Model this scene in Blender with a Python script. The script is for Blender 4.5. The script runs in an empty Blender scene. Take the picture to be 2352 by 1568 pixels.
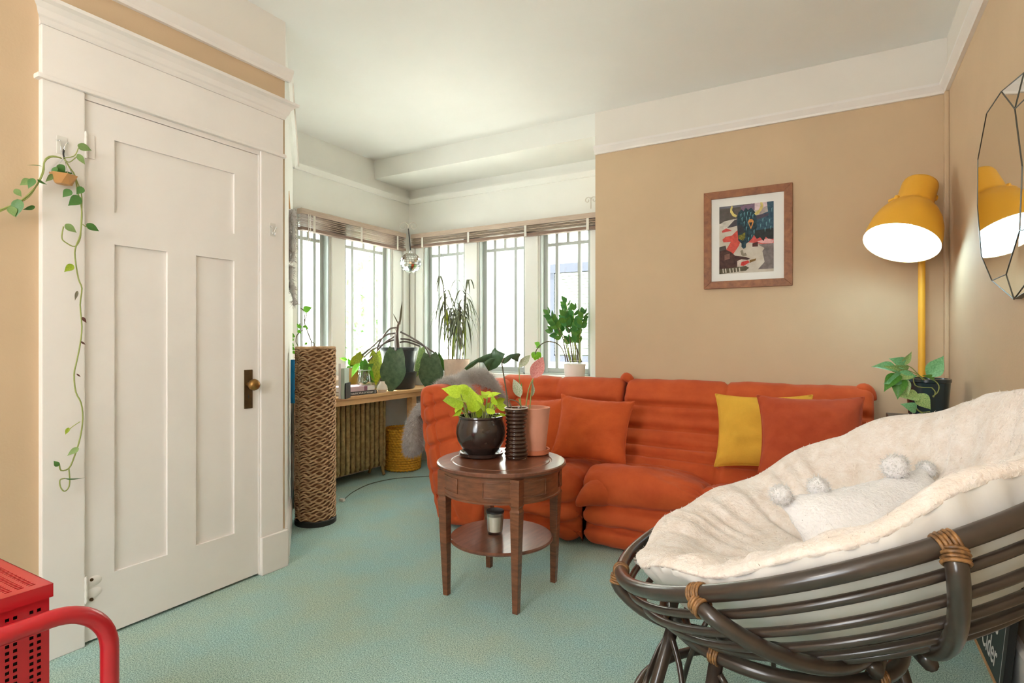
import bpy, bmesh, math, random
import numpy as np
from mathutils import Vector, Matrix, noise
random.seed(7); rng = np.random.default_rng(7)
scene = bpy.context.scene
COL = scene.collection

# ------------------------------------------------------------------ camera, sky, lights, exposure
EYE = 1.14
cam_d = bpy.data.cameras.new('camera'); cam_d.sensor_width = 36.0
cam_d.lens = 36.0 * 1300.0 / 2352.0; cam_d.clip_start = 0.02
cam = bpy.data.objects.new('camera', cam_d); COL.objects.link(cam)
cam.location = (0, 0, EYE); cam.rotation_euler = (math.radians(90), 0, math.radians(30))
scene.camera = cam
world = bpy.data.worlds.new('sky'); scene.world = world; world.use_nodes = True
bg = world.node_tree.nodes['Background']
bg.inputs[0].default_value = (0.90, 0.96, 1.0, 1); bg.inputs[1].default_value = 12.0
scene.view_settings.view_transform = 'Standard'; scene.view_settings.look = 'None'
scene.view_settings.exposure = 0.02; scene.view_settings.gamma = 1.0
scene.view_settings.use_curve_mapping = False
def area_light(name, loc, rot, sx, sy, power, color):
    d = bpy.data.lights.new(name, 'AREA'); d.shape = 'RECTANGLE'; d.size = sx; d.size_y = sy
    d.energy = power; d.color = color
    o = bpy.data.objects.new(name, d); COL.objects.link(o); o.location = loc; o.rotation_euler = rot
    return o
# high sun over the left side of the house: lights the ground and the shelf at the bay windows
sd = bpy.data.lights.new('sun', 'SUN'); sd.energy = 90; sd.color = (1.0, 0.97, 0.93); sd.angle = math.radians(0.6)
so = bpy.data.objects.new('sun', sd); COL.objects.link(so)
so.rotation_euler = Vector((0.34, 0.10, -0.935)).to_track_quat('-Z', 'Y').to_euler()
# added fill behind the camera, no fixture, brightens the room and ceiling
pd = bpy.data.lights.new('fill_light', 'POINT'); pd.energy = 47; pd.color = (1.0, 0.965, 0.92); pd.shadow_soft_size = 0.2
po = bpy.data.objects.new('fill_light', pd); COL.objects.link(po); po.location = (-0.95, -0.9, 1.95)

# ------------------------------------------------------------------ helpers
S30, C30 = 0.5, math.sqrt(0.75)
def srgb(r, g, b):
    f = lambda c: (c / 255 / 12.92) if c / 255 <= 0.04045 else ((c / 255 + 0.055) / 1.055) ** 2.4
    return (f(r), f(g), f(b))
def at(px, py, F=None, X=None, Y=None, Z=None):
    """a measured point of the room: sight line through photo pixel, met with a known depth, wall plane or height"""
    u = (px - 1176) / 1300; v = (784 - py) / 1300
    d = Vector((-S30 + u * C30, C30 + u * S30, v))
    if F is not None: t = F
    elif X is not None: t = X / d.x
    elif Y is not None: t = Y / d.y
    else: t = (Z - EYE) / d.z
    return Vector((d.x * t, d.y * t, EYE + d.z * t))
RIGHT = Vector((C30, S30, 0)); FWD = Vector((-S30, C30, 0)); UP = Vector((0, 0, 1))

_m = {}
def mat(name, col, rough=0.6, metal=0.0, var=0.0, vscale=8.0, col2=None, bump=0.0, bscale=60.0, spec=0.5,
        sheen=0.0, trans=0.0, emit=None, stretch=None, subsurf=0.0, coat=0.0, detail=4.0):
    if name in _m: return _m[name]
    m = bpy.data.materials.new(name); m.use_nodes = True
    nt = m.node_tree; b = nt.nodes['Principled BSDF']; L = nt.links
    b.inputs['Base Color'].default_value = (*col, 1); b.inputs['Roughness'].default_value = rough
    b.inputs['Metallic'].default_value = metal; b.inputs['Specular IOR Level'].default_value = spec
    if sheen: b.inputs['Sheen Weight'].default_value = sheen; b.inputs['Sheen Roughness'].default_value = 0.5
    if trans: b.inputs['Transmission Weight'].default_value = trans
    if coat: b.inputs['Coat Weight'].default_value = coat; b.inputs['Coat Roughness'].default_value = 0.15
    if subsurf:
        b.inputs['Subsurface Weight'].default_value = subsurf; b.inputs['Subsurface Radius'].default_value = (0.01, 0.01, 0.01)
    if emit: b.inputs['Emission Color'].default_value = (*emit[0], 1); b.inputs['Emission Strength'].default_value = emit[1]
    co = None
    if var or bump:
        tc = nt.nodes.new('ShaderNodeTexCoord'); co = tc.outputs['Object']
        if stretch:
            mp = nt.nodes.new('ShaderNodeMapping'); mp.inputs['Scale'].default_value = stretch
            L.new(co, mp.inputs['Vector']); co = mp.outputs['Vector']
    if var:
        n = nt.nodes.new('ShaderNodeTexNoise'); n.inputs['Scale'].default_value = vscale; n.inputs['Detail'].default_value = detail
        n.inputs['Roughness'].default_value = 0.6
        L.new(co, n.inputs['Vector'])
        r = nt.nodes.new('ShaderNodeValToRGB')
        c2 = col2 if col2 else tuple(min(1, c * (1 + var)) for c in col)
        c1 = col if col2 else tuple(c * (1 - var) for c in col)
        r.color_ramp.elements[0].color = (*c1, 1); r.color_ramp.elements[1].color = (*c2, 1)
        r.color_ramp.elements[0].position = 0.33; r.color_ramp.elements[1].position = 0.67
        L.new(n.outputs['Fac'], r.inputs['Fac']); L.new(r.outputs['Color'], b.inputs['Base Color'])
    if bump:
        n2 = nt.nodes.new('ShaderNodeTexNoise'); n2.inputs['Scale'].default_value = bscale; n2.inputs['Detail'].default_value = 3
        L.new(co, n2.inputs['Vector'])
        bp = nt.nodes.new('ShaderNodeBump'); bp.inputs['Strength'].default_value = bump; bp.inputs['Distance'].default_value = 0.01
        L.new(n2.outputs['Fac'], bp.inputs['Height']); L.new(bp.outputs['Normal'], b.inputs['Normal'])
    _m[name] = m
    return m
def glass_mat(name, tint=(1, 1, 1), f0=0.06, rough=0.0):
    if name in _m: return _m[name]
    m = bpy.data.materials.new(name); m.use_nodes = True; nt = m.node_tree; nt.nodes.clear()
    o = nt.nodes.new('ShaderNodeOutputMaterial'); mx = nt.nodes.new('ShaderNodeMixShader')
    t = nt.nodes.new('ShaderNodeBsdfTransparent'); g = nt.nodes.new('ShaderNodeBsdfGlossy')
    t.inputs[0].default_value = (*tint, 1); g.inputs['Roughness'].default_value = rough
    lw = nt.nodes.new('ShaderNodeLayerWeight'); lw.inputs[0].default_value = 0.25
    mm = nt.nodes.new('ShaderNodeMath'); mm.operation = 'MULTIPLY_ADD'; mm.inputs[1].default_value = 0.6; mm.inputs[2].default_value = f0
    nt.links.new(lw.outputs['Fresnel'], mm.inputs[0]); nt.links.new(mm.outputs[0], mx.inputs[0])
    nt.links.new(t.outputs[0], mx.inputs[1]); nt.links.new(g.outputs[0], mx.inputs[2]); nt.links.new(mx.outputs[0], o.inputs[0])
    _m[name] = m
    return m

class MB:
    def __init__(s): s.v = []; s.f = []
    def add(s, vs, fs):
        o = len(s.v); s.v += [tuple(p) for p in vs]; s.f += [tuple(i + o for i in f) for f in fs]; return s
    def box(s, a, b, M=None):
        x0, y0, z0 = a; x1, y1, z1 = b
        vs = [(x0, y0, z0), (x1, y0, z0), (x1, y1, z0), (x0, y1, z0), (x0, y0, z1), (x1, y0, z1), (x1, y1, z1), (x0, y1, z1)]
        if M is not None: vs = [M @ Vector(p) for p in vs]
        return s.add(vs, [(0, 3, 2, 1), (4, 5, 6, 7), (0, 1, 5, 4), (1, 2, 6, 5), (2, 3, 7, 6), (3, 0, 4, 7)])
    def tube(s, pts, r, n=8, closed=False, flat=1.0):
        pts = [Vector(p) for p in pts]; N = len(pts)
        rs = list(r) if hasattr(r, '__len__') else [r] * N
        vs = []; prev = None
        for i, p in enumerate(pts):
            if closed: t = pts[(i + 1) % N] - pts[i - 1]
            else: t = pts[min(i + 1, N - 1)] - pts[max(i - 1, 0)]
            if t.length < 1e-9: t = Vector((0, 0, 1))
            t.normalize()
            if prev is None:
                a = Vector((0, 0, 1)) if abs(t.z) < 0.9 else Vector((1, 0, 0))
                x = t.cross(a).normalized()
            else:
                x = prev - t * prev.dot(t)
                x = x.normalized() if x.length > 1e-6 else t.orthogonal().normalized()
            prev = x; y = t.cross(x)
            for k in range(n):
                a = 2 * math.pi * k / n
                vs.append(p + (x * math.cos(a) + y * math.sin(a) * flat) * rs[i])
        fs = []
        for i in range(N if closed else N - 1):
            j = (i + 1) % N
            for k in range(n):
                l = (k + 1) % n
                fs.append((i * n + k, i * n + l, j * n + l, j * n + k))
        if not closed:
            fs.append(tuple(range(n - 1, -1, -1))); fs.append(tuple((N - 1) * n + k for k in range(n)))
        return s.add(vs, fs)
    def lathe(s, prof, c=(0, 0, 0), n=32, M=None, caps=(True, True)):
        """prof: (radius, z) list"""
        c = Vector(c); vs = []; fs = []
        for (r, z) in prof:
            for k in range(n):
                a = 2 * math.pi * k / n
                p = Vector((r * math.cos(a), r * math.sin(a), z))
                vs.append(M @ p if M is not None else c + p)
        for i in range(len(prof) - 1):
            for k in range(n):
                l = (k + 1) % n
                fs.append((i * n + k, i * n + l, (i + 1) * n + l, (i + 1) * n + k))
        if caps[0] and prof[0][0] > 1e-6: fs.append(tuple(range(n - 1, -1, -1)))
        if caps[1] and prof[-1][0] > 1e-6: fs.append(tuple((len(prof) - 1) * n + k for k in range(n)))
        return s.add(vs, fs)
    def prism(s, poly, p0, p1, A, B):
        """2D polygon (a,b) along vectors A,B, extruded from p0 to p1"""
        A = Vector(A); B = Vector(B); n = len(poly)
        vs = [Vector(p0) + A * a + B * b for a, b in poly] + [Vector(p1) + A * a + B * b for a, b in poly]
        fs = [tuple(range(n - 1, -1, -1)), tuple(range(n, 2 * n))]
        fs += [(k, (k + 1) % n, n + (k + 1) % n, n + k) for k in range(n)]
        return s.add(vs, fs)
    def grid(s, P):
        """P[i][j] points"""
        ni = len(P); nj = len(P[0]); vs = [p for row in P for p in row]
        fs = [(i * nj + j, i * nj + j + 1, (i + 1) * nj + j + 1, (i + 1) * nj + j) for i in range(ni - 1) for j in range(nj - 1)]
        return s.add(vs, fs)
    def mesh(s, name, m, smooth=False, bevel=0.0, fix=True):
        me = bpy.data.meshes.new(name); me.from_pydata([tuple(p) for p in s.v], [], s.f)
        if fix or bevel:
            bm = bmesh.new(); bm.from_mesh(me)
            bmesh.ops.remove_doubles(bm, verts=bm.verts, dist=1e-6)
            if bevel:
                es = [e for e in bm.edges if len(e.link_faces) == 2 and e.calc_face_angle(0) > 0.5]
                bmesh.ops.bevel(bm, geom=es, offset=bevel, segments=2, affect='EDGES', profile=0.6)
            bmesh.ops.recalc_face_normals(bm, faces=bm.faces)
            bm.to_mesh(me); bm.free()
        if m is not None: me.materials.append(m)
        if smooth:
            me.polygons.foreach_set('use_smooth', [True] * len(me.polygons))
            if smooth != 'all':
                lim = 0.7 if smooth is True else smooth
                bm = bmesh.new(); bm.from_mesh(me)
                for e in bm.edges:
                    e.smooth = not (len(e.link_faces) == 2 and e.calc_face_angle(0) > lim)
                bm.to_mesh(me); bm.free()
        return me
def link(name, me, parent=None, M=None):
    o = bpy.data.objects.new(name, me); COL.objects.link(o)
    if parent is not None:
        o.parent = parent; o.matrix_parent_inverse = INV[parent.name]
    if M is not None: o.matrix_basis = M
    INV[o.name] = ((M.copy() if M is not None else Matrix()).inverted())
    return o
INV = {}
def part(name, mb, m, parent=None, smooth=False, bevel=0.0, label=None, kind=None, fix=True):
    o = link(name, mb.mesh(name, m, smooth, bevel, fix), parent)
    if label: o['label'] = label
    if kind: o['kind'] = kind
    return o
def thing(name, loc, label, cat, group=None):
    o = bpy.data.objects.new(name, None); COL.objects.link(o); o.location = loc; o.empty_display_size = 0.05
    INV[o.name] = Matrix.Translation(Vector(loc)).inverted()
    o['label'] = label; o['category'] = cat
    if group: o['group'] = group
    return o
def tag(o, label, cat, group=None):
    o['label'] = label; o['category'] = cat
    if group: o['group'] = group
    return o
def struct(name, mb=None, m=None, bevel=0.0, loc=(0, 0, 0), smooth=False):
    if mb is None:
        o = bpy.data.objects.new(name, None); COL.objects.link(o); o.location = loc; o.empty_display_size = 0.05
        INV[o.name] = Matrix.Translation(Vector(loc)).inverted()
    else: o = part(name, mb, m, bevel=bevel, smooth=smooth)
    o['kind'] = 'structure'
    return o
def smooth_path(pts, n, closed=False):
    pts = [Vector(p) for p in pts]; N = len(pts); out = []
    segs = N if closed else N - 1
    for i in range(n):
        t = i / (n if closed else n - 1) * segs
        k = min(int(t), segs - 1); f = t - k
        g = lambda j: pts[j % N] if closed else pts[max(0, min(N - 1, j))]
        p0, p1, p2, p3 = g(k - 1), g(k), g(k + 1), g(k + 2)
        out.append(0.5 * ((2 * p1) + (p2 - p0) * f + (2 * p0 - 5 * p1 + 4 * p2 - p3) * f * f + (3 * p1 - p0 - 3 * p2 + p3) * f ** 3))
    return out
def arc_resample(pts, n, closed):
    P = np.array([tuple(p) for p in pts]);
    if closed: P = np.vstack([P, P[:1]])
    d = np.r_[0, np.cumsum(np.linalg.norm(np.diff(P, axis=0), axis=1))]
    t = np.linspace(0, d[-1], n + 1)[:-1] if closed else np.linspace(0, d[-1], n)
    return np.stack([np.interp(t, d, P[:, k]) for k in range(P.shape[1])], 1)
def fur_mesh(name, me, count, length, width, m, parent, droop=0.3, spread=0.6, accept=None, seed=1, lean=(0, 0, 0)):
    r = np.random.default_rng(seed)
    me.calc_loop_triangles(); nt = len(me.loop_triangles)
    tri = np.zeros(nt * 3, int); me.loop_triangles.foreach_get('vertices', tri); tri = tri.reshape(-1, 3)
    co = np.zeros(len(me.vertices) * 3); me.vertices.foreach_get('co', co); co = co.reshape(-1, 3)
    A, B, Cc = co[tri[:, 0]], co[tri[:, 1]], co[tri[:, 2]]
    nn = np.cross(B - A, Cc - A); ar = np.linalg.norm(nn, axis=1); nn = nn / np.maximum(ar, 1e-12)[:, None]
    p = ar.copy()
    if accept is not None: p *= accept((A + B + Cc) / 3, nn)
    p /= p.sum()
    idx = r.choice(nt, count, p=p); a = r.random(count); b = r.random(count); fl = a + b > 1; a[fl] = 1 - a[fl]; b[fl] = 1 - b[fl]
    P = A[idx] + a[:, None] * (B - A)[idx] + b[:, None] * (Cc - A)[idx]; N = nn[idx]
    D = N + spread * r.normal(0, 0.5, (count, 3)) + np.array([0, 0, -droop]) + np.array(lean)
    D /= np.linalg.norm(D, axis=1)[:, None]
    Ln = length * r.uniform(0.55, 1.2, count)[:, None]
    Sd = np.cross(D, r.normal(0, 1, (count, 3))); Sd /= np.linalg.norm(Sd, axis=1)[:, None]
    V = np.empty((count, 3, 3)); V[:, 0] = P - Sd * width / 2; V[:, 1] = P + Sd * width / 2; V[:, 2] = P + D * Ln
    f = bpy.data.meshes.new(name); f.from_pydata(V.reshape(-1, 3), [], np.arange(count * 3).reshape(-1, 3))
    f.materials.append(m)
    o = link(name, f, parent); o['kind'] = 'stuff'
    return o

# ------------------------------------------------------------------ materials
M_TAN = mat('tan_wall_paint', srgb(208, 181, 148), 0.75, var=0.03, vscale=2.5, bump=0.05, bscale=120)
M_WHITE = mat('white_gloss_paint', srgb(240, 234, 229), 0.38, var=0.02, vscale=4, bump=0.03, bscale=40)
M_FRIEZE = mat('white_wall_paint', srgb(236, 229, 220), 0.7, var=0.015, vscale=3)
M_CEIL = mat('ceiling_paint', srgb(243, 243, 239), 0.85, var=0.015, vscale=2, bump=0.03, bscale=80)
M_BAY = mat('cream_bay_paint', srgb(244, 244, 238), 0.6, var=0.015, vscale=3)
def carpet_mat():
    m = bpy.data.materials.new('green_carpet'); m.use_nodes = True; nt = m.node_tree; b = nt.nodes['Principled BSDF']; L = nt.links
    b.inputs['Roughness'].default_value = 0.95; b.inputs['Specular IOR Level'].default_value = 0.1
    tc = nt.nodes.new('ShaderNodeTexCoord')
    n1 = nt.nodes.new('ShaderNodeTexNoise'); n1.inputs['Scale'].default_value = 230; n1.inputs['Detail'].default_value = 4; n1.inputs['Roughness'].default_value = 0.7
    n2 = nt.nodes.new('ShaderNodeTexNoise'); n2.inputs['Scale'].default_value = 3.2; n2.inputs['Detail'].default_value = 5
    r1 = nt.nodes.new('ShaderNodeValToRGB'); e = r1.color_ramp.elements
    e[0].position = 0.36; e[0].color = (*srgb(108, 146, 142), 1); e[1].position = 0.62; e[1].color = (*srgb(222, 246, 241), 1)
    r2 = nt.nodes.new('ShaderNodeValToRGB'); e = r2.color_ramp.elements
    e[0].position = 0.35; e[0].color = (1.0, 0.96, 0.86, 1); e[1].position = 0.65; e[1].color = (0.86, 0.98, 1.0, 1)
    mx = nt.nodes.new('ShaderNodeMix'); mx.data_type = 'RGBA'; mx.blend_type = 'MULTIPLY'; mx.inputs[0].default_value = 1
    L.new(tc.outputs['Object'], n1.inputs['Vector']); L.new(tc.outputs['Object'], n2.inputs['Vector'])
    L.new(n1.outputs['Fac'], r1.inputs['Fac']); L.new(n2.outputs['Fac'], r2.inputs['Fac'])
    L.new(r1.outputs['Color'], mx.inputs[6]); L.new(r2.outputs['Color'], mx.inputs[7]); L.new(mx.outputs[2], b.inputs['Base Color'])
    bp = nt.nodes.new('ShaderNodeBump'); bp.inputs['Strength'].default_value = 0.7; bp.inputs['Distance'].default_value = 0.006
    L.new(n1.outputs['Fac'], bp.inputs['Height']); L.new(bp.outputs['Normal'], b.inputs['Normal'])
    return m
M_CARPET = carpet_mat()
M_ORANGE = mat('orange_microfibre', srgb(186, 76, 36), 0.78, var=0.1, vscale=7, col2=srgb(202, 90, 44), bump=0.12, bscale=30, spec=0.25, sheen=0.08)
M_RUST = mat('rust_orange_velvet', srgb(172, 68, 38), 0.8, var=0.1, vscale=9, col2=srgb(188, 82, 46), bump=0.08, bscale=40, spec=0.2, sheen=0.1)
M_CUSH = mat('orange_cushion_velvet', srgb(192, 80, 36), 0.8, var=0.1, vscale=9, col2=srgb(206, 92, 42), bump=0.1, bscale=40, spec=0.2, sheen=0.1)
M_YELLOWCUSH = mat('mustard_cotton', srgb(222, 170, 62), 0.85, var=0.06, vscale=10, bump=0.15, bscale=160, spec=0.2)
M_WOOD = mat('walnut_table_wood', srgb(98, 58, 38), 0.33, var=0.3, vscale=5, col2=srgb(132, 82, 54), stretch=(3, 3, 16), spec=0.5, coat=0.25)
M_WOODTOP = mat('walnut_table_top', srgb(96, 56, 40), 0.28, var=0.3, vscale=6, col2=srgb(128, 80, 58), stretch=(9, 1.5, 1), spec=0.5, coat=0.35)
M_PINE = mat('pale_pine', srgb(206, 158, 106), 0.5, var=0.12, vscale=4, col2=srgb(222, 178, 124), stretch=(8, 1, 8))
M_RATTAN = mat('dark_rattan', srgb(46, 38, 33), 0.28, var=0.3, vscale=14, col2=srgb(62, 50, 42), coat=0.4, bump=0.05, bscale=30)
M_WRAP = mat('tan_rattan_binding', srgb(84, 58, 36), 0.4, var=0.4, vscale=70, col2=srgb(164, 118, 70))
M_FLEECE = mat('cream_fleece', srgb(230, 216, 204), 0.95, var=0.06, vscale=26, col2=srgb(243, 235, 228), bump=0.5, bscale=110, spec=0.1, sheen=0.3)
M_FLEECE_W = mat('white_fleece', srgb(242, 240, 240), 0.95, bump=0.5, bscale=130, spec=0.1, sheen=0.3, var=0.03, vscale=30)
M_COTTON = mat('white_cotton', srgb(230, 226, 220), 0.8, var=0.03, vscale=8, bump=0.15, bscale=25)
M_FUR = mat('grey_fur', srgb(158, 148, 138), 0.9, var=0.3, vscale=18, col2=srgb(222, 218, 216), spec=0.2)
def fluff_mat(name, col):
    m = bpy.data.materials.new(name); m.use_nodes = True; nt = m.node_tree; nt.nodes.clear()
    o = nt.nodes.new('ShaderNodeOutputMaterial'); mx = nt.nodes.new('ShaderNodeMixShader'); mx.inputs[0].default_value = 0.5
    d = nt.nodes.new('ShaderNodeBsdfDiffuse'); t = nt.nodes.new('ShaderNodeBsdfTranslucent')
    tc = nt.nodes.new('ShaderNodeTexCoord'); n = nt.nodes.new('ShaderNodeTexNoise'); n.inputs['Scale'].default_value = 22
    r = nt.nodes.new('ShaderNodeValToRGB'); r.color_ramp.elements[0].color = (*[c * 0.72 for c in col], 1); r.color_ramp.elements[1].color = (*col, 1)
    nt.links.new(tc.outputs['Object'], n.inputs['Vector']); nt.links.new(n.outputs['Fac'], r.inputs['Fac'])
    for q in (d, t): nt.links.new(r.outputs['Color'], q.inputs['Color'])
    nt.links.new(d.outputs[0], mx.inputs[1]); nt.links.new(t.outputs[0], mx.inputs[2]); nt.links.new(mx.outputs[0], o.inputs[0])
    return m
M_FLUFF = fluff_mat('white_fluffy_yarn', (0.93, 0.92, 0.91)); M_FLUFFG = fluff_mat('grey_long_fur', srgb(204, 196, 190))
M_FURBASE = mat('grey_fur_hide', srgb(166, 154, 144), 0.95, var=0.3, vscale=40, col2=srgb(206, 200, 196), bump=0.6, bscale=90)
M_SEAGRASS = mat('seagrass_rope', srgb(176, 136, 100), 0.8, var=0.3, vscale=25, col2=srgb(222, 186, 146), bump=0.3, bscale=180)
M_BLACK = mat('matte_black', srgb(38, 37, 37), 0.5)
M_BLACKP = mat('black_plastic', srgb(58, 64, 70), 0.35)
M_YLAMP = mat('yellow_lamp_enamel', srgb(240, 178, 56), 0.4, spec=0.4)
M_LAMPIN = mat('white_lamp_enamel', srgb(245, 248, 250), 0.6)
M_RED = mat('red_enamel', srgb(186, 26, 38), 0.32, coat=0.3)
M_CHROME = mat('chrome', (0.75, 0.76, 0.78), 0.15, metal=1)
M_BRASS = mat('aged_brass', srgb(150, 112, 62), 0.35, metal=0.9, var=0.2, vscale=40)
M_BRONZE = mat('dark_bronze_plate', srgb(92, 72, 46), 0.45, metal=0.7, var=0.2, vscale=40)
M_RADIATOR = mat('bronze_radiator_paint', srgb(140, 118, 76), 0.42, metal=0.2, var=0.35, vscale=30, col2=srgb(184, 160, 112), bump=0.25, bscale=70)
M_YARN = mat('mustard_yarn', srgb(226, 168, 48), 0.9, var=0.15, vscale=60, bump=0.3, bscale=200)
M_DARKPOT = mat('dark_brown_glaze', srgb(48, 36, 32), 0.18, var=0.25, vscale=6, coat=0.5)
M_TERRA = mat('pale_terracotta', srgb(216, 150, 124), 0.8, var=0.05, vscale=12)
M_TERRA2 = mat('terracotta_saucer', srgb(208, 122, 86), 0.8, var=0.06, vscale=12)
M_SOIL = mat('potting_soil', srgb(58, 42, 34), 0.95, var=0.4, vscale=60, bump=0.8, bscale=90)
M_NAVYPOT = mat('dark_teal_glaze', srgb(24, 48, 58), 0.2, coat=0.4)
M_OLIVE = mat('olive_glaze', srgb(160, 136, 60), 0.4)
M_CREAM = mat('cream_ceramic', srgb(238, 228, 214), 0.5)
M_CONC = mat('tan_cement_pot', srgb(206, 182, 160), 0.7, var=0.12, vscale=14)
M_AMBER = mat('smoky_amber_glass', srgb(120, 84, 64), 0.05, trans=0.85, var=0)
M_CLEAR = glass_mat('clear_glass', (0.97, 0.99, 0.98), 0.06)
M_PANE = glass_mat('window_glass', (0.98, 1.0, 0.99), 0.03)
M_MIRROR = mat('mirror_silver', (0.86, 0.87, 0.84), 0.015, metal=1)
M_LEAD = mat('mirror_edge_lead', srgb(90, 86, 76), 0.4, metal=0.6)
M_NEON = mat('neon_pothos_leaf', srgb(172, 206, 42), 0.45, var=0.1, vscale=12, col2=srgb(206, 232, 70), subsurf=0.0, trans=0)
def leafmat(name, c1, c2, rough=0.4, vs=14):
    return mat(name, srgb(*c1), rough, var=0.1, vscale=vs, col2=srgb(*c2))
M_GREEN = leafmat('mid_green_leaf', (66, 124, 44), (98, 154, 62))
M_BRIGHT = leafmat('bright_green_leaf', (96, 190, 30), (140, 220, 60))
M_DEEP = leafmat('deep_green_leaf', (60, 90, 64), (94, 124, 92), 0.35, 8)
M_OLIVELEAF = leafmat('yellow_green_leaf', (110, 140, 20), (170, 186, 50), 0.4, 16)
M_VAR = leafmat('variegated_leaf', (84, 150, 76), (206, 224, 150), 0.45, 26)
M_MINT = leafmat('minty_leaf', (104, 176, 118), (150, 214, 160), 0.4, 14)
M_HOYA = leafmat('spotted_leaf', (48, 92, 40), (92, 140, 66), 0.4, 50)
M_HOYAL = leafmat('pale_back_leaf', (124, 152, 88), (140, 166, 104), 0.5, 10)
M_STEM = mat('pale_green_stem', srgb(150, 160, 90), 0.6)
M_STEMD = mat('brown_green_stem', srgb(104, 96, 74), 0.6)
M_DRAC = leafmat('grey_green_blade', (80, 86, 70), (122, 128, 88), 0.5, 20)
M_PINKLEAF = mat('pink_leaf', srgb(206, 110, 112), 0.5, var=0.2, vscale=24, col2=srgb(232, 168, 160))
M_PALEVAR = mat('pale_variegated_leaf', srgb(120, 150, 96), 0.5, var=0.2, vscale=26, col2=srgb(214, 206, 190))
M_FRAMEWOOD = mat('chestnut_frame_wood', srgb(126, 76, 44), 0.5, var=0.3, vscale=5, col2=srgb(160, 100, 58), stretch=(6, 6, 6))
M_PAPER = mat('white_mat_board', srgb(240, 238, 234), 0.8)
M_BLIND = mat('taupe_blind_wood', srgb(176, 156, 140), 0.5, var=0.15, vscale=6, col2=srgb(196, 176, 158), stretch=(2, 2, 30))
M_BLINDD = mat('brown_blind_rail', srgb(124, 100, 86), 0.5, var=0.2, vscale=6, stretch=(2, 2, 30))
M_TAPE = mat('white_blind_tape', srgb(225, 220, 210), 0.8)
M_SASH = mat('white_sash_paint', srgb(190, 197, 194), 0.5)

# ------------------------------------------------------------------ room shell
XL, XR = -2.46, 0.508           # door wall, mirror wall
YS, YW, XB = 3.81, 4.29, -3.64  # sofa wall, window wall, left bay wall
ZC, ZR0, ZR1 = 2.775, 2.473, 2.527
YB = -2.2                       # the room runs on behind the photographer
struct('floor', MB().box((-4.2, YB, -0.05), (1.0, 4.6, 0)), M_CARPET)
struct('ceiling', MB().box((-3.95, YB, ZC), (1.0, 4.6, ZC + 0.06)), M_CEIL)  # left edge overhangs the bay as an eave, sized to trim the sun
T = 0.14
D0 = Vector((XL, 1.93, 0)); D1 = Vector((XB, 2.93, 0))
wl = struct('wall_left', MB().box((XL - T, YB, 0), (XL, 0.905, ZC)).box((XL - T, 1.90, 0), (XL, 1.93, ZC)).box((XL - T, 0.905, 2.262), (XL, 1.90, ZC)), M_TAN)
dd = (D1 - D0).normalized(); dn = Vector((dd.y, -dd.x, 0)) * -1
if dn.x < 0: dn = -dn
struct('wall_left_return', MB().prism([(0, 0), (-0.1, 0), (-0.1, ZC), (0, ZC)], D0, D1, dn, UP), M_BAY)
struct('wall_right', MB().box((XR, YB, 0), (XR + T, YS + T, ZC)), M_TAN)
struct('wall_back', MB().box((-1.51, YS, 0), (XR, YW + 0.15, ZR0 + 0.02)), M_TAN)
struct('wall_back_frieze', MB().box((-1.512, YS - 0.002, ZR0 + 0.01), (XR + 0.001, YW + 0.15, ZC)), M_FRIEZE)
# wall behind the photographer; its opening is invented, sized to admit fill light
struct('wall_rear', MB().box((XL, YB - T, 0), (XR, YB, 0.85)).box((XL, YB - T, 2.35), (XR, YB, ZC)).box((XL, YB - T, 0.85), (-1.65, YB, 2.35)).box((-0.45, YB - T, 0.85), (XR, YB, 2.35)), M_TAN)
# frieze boards above the rails
struct('trim_1', MB().box((XL, YB, ZR0 + 0.01), (XL + 0.004, 1.932, ZC)), M_FRIEZE)
struct('trim_2', MB().box((XR - 0.004, YB, ZR0 + 0.01), (XR, YS, ZC)), M_FRIEZE)
# window wall and bay wall, with real openings
SILL, HEAD = 0.86, 2.14
winB = [(-3.45, -2.98), (-2.82, -2.35), (-2.20, -1.745)]
winL = [(2.97, 3.29), (3.46, 4.03)]
w = MB()
w.box((XB - 0.15, YW, 0), (-1.51, YW + 0.15, SILL)).box((XB - 0.15, YW, HEAD), (-1.51, YW + 0.15, ZC))
xs = [XB - 0.15] + [x for p in winB for x in p] + [-1.51]
for i in range(0, len(xs), 2): w.box((xs[i], YW, SILL), (xs[i + 1], YW + 0.15, HEAD))
struct('wall_window', w, M_BAY)
w = MB()
w.box((XB - 0.15, 2.80, 0), (XB, YW, SILL)).box((XB - 0.15, 2.80, HEAD), (XB, YW, ZC))
ys = [2.80] + [y for p in winL for y in p] + [YW]
for i in range(0, len(ys), 2): w.box((XB - 0.15, ys[i], SILL), (XB, ys[i + 1], HEAD))
struct('wall_bay', w, M_BAY)
# header beam across the alcove (soffit lower than the ceiling)
struct('trim_3', MB().box((XB, YS, 2.61), (-1.51, YW, ZC)), M_BAY)
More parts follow.
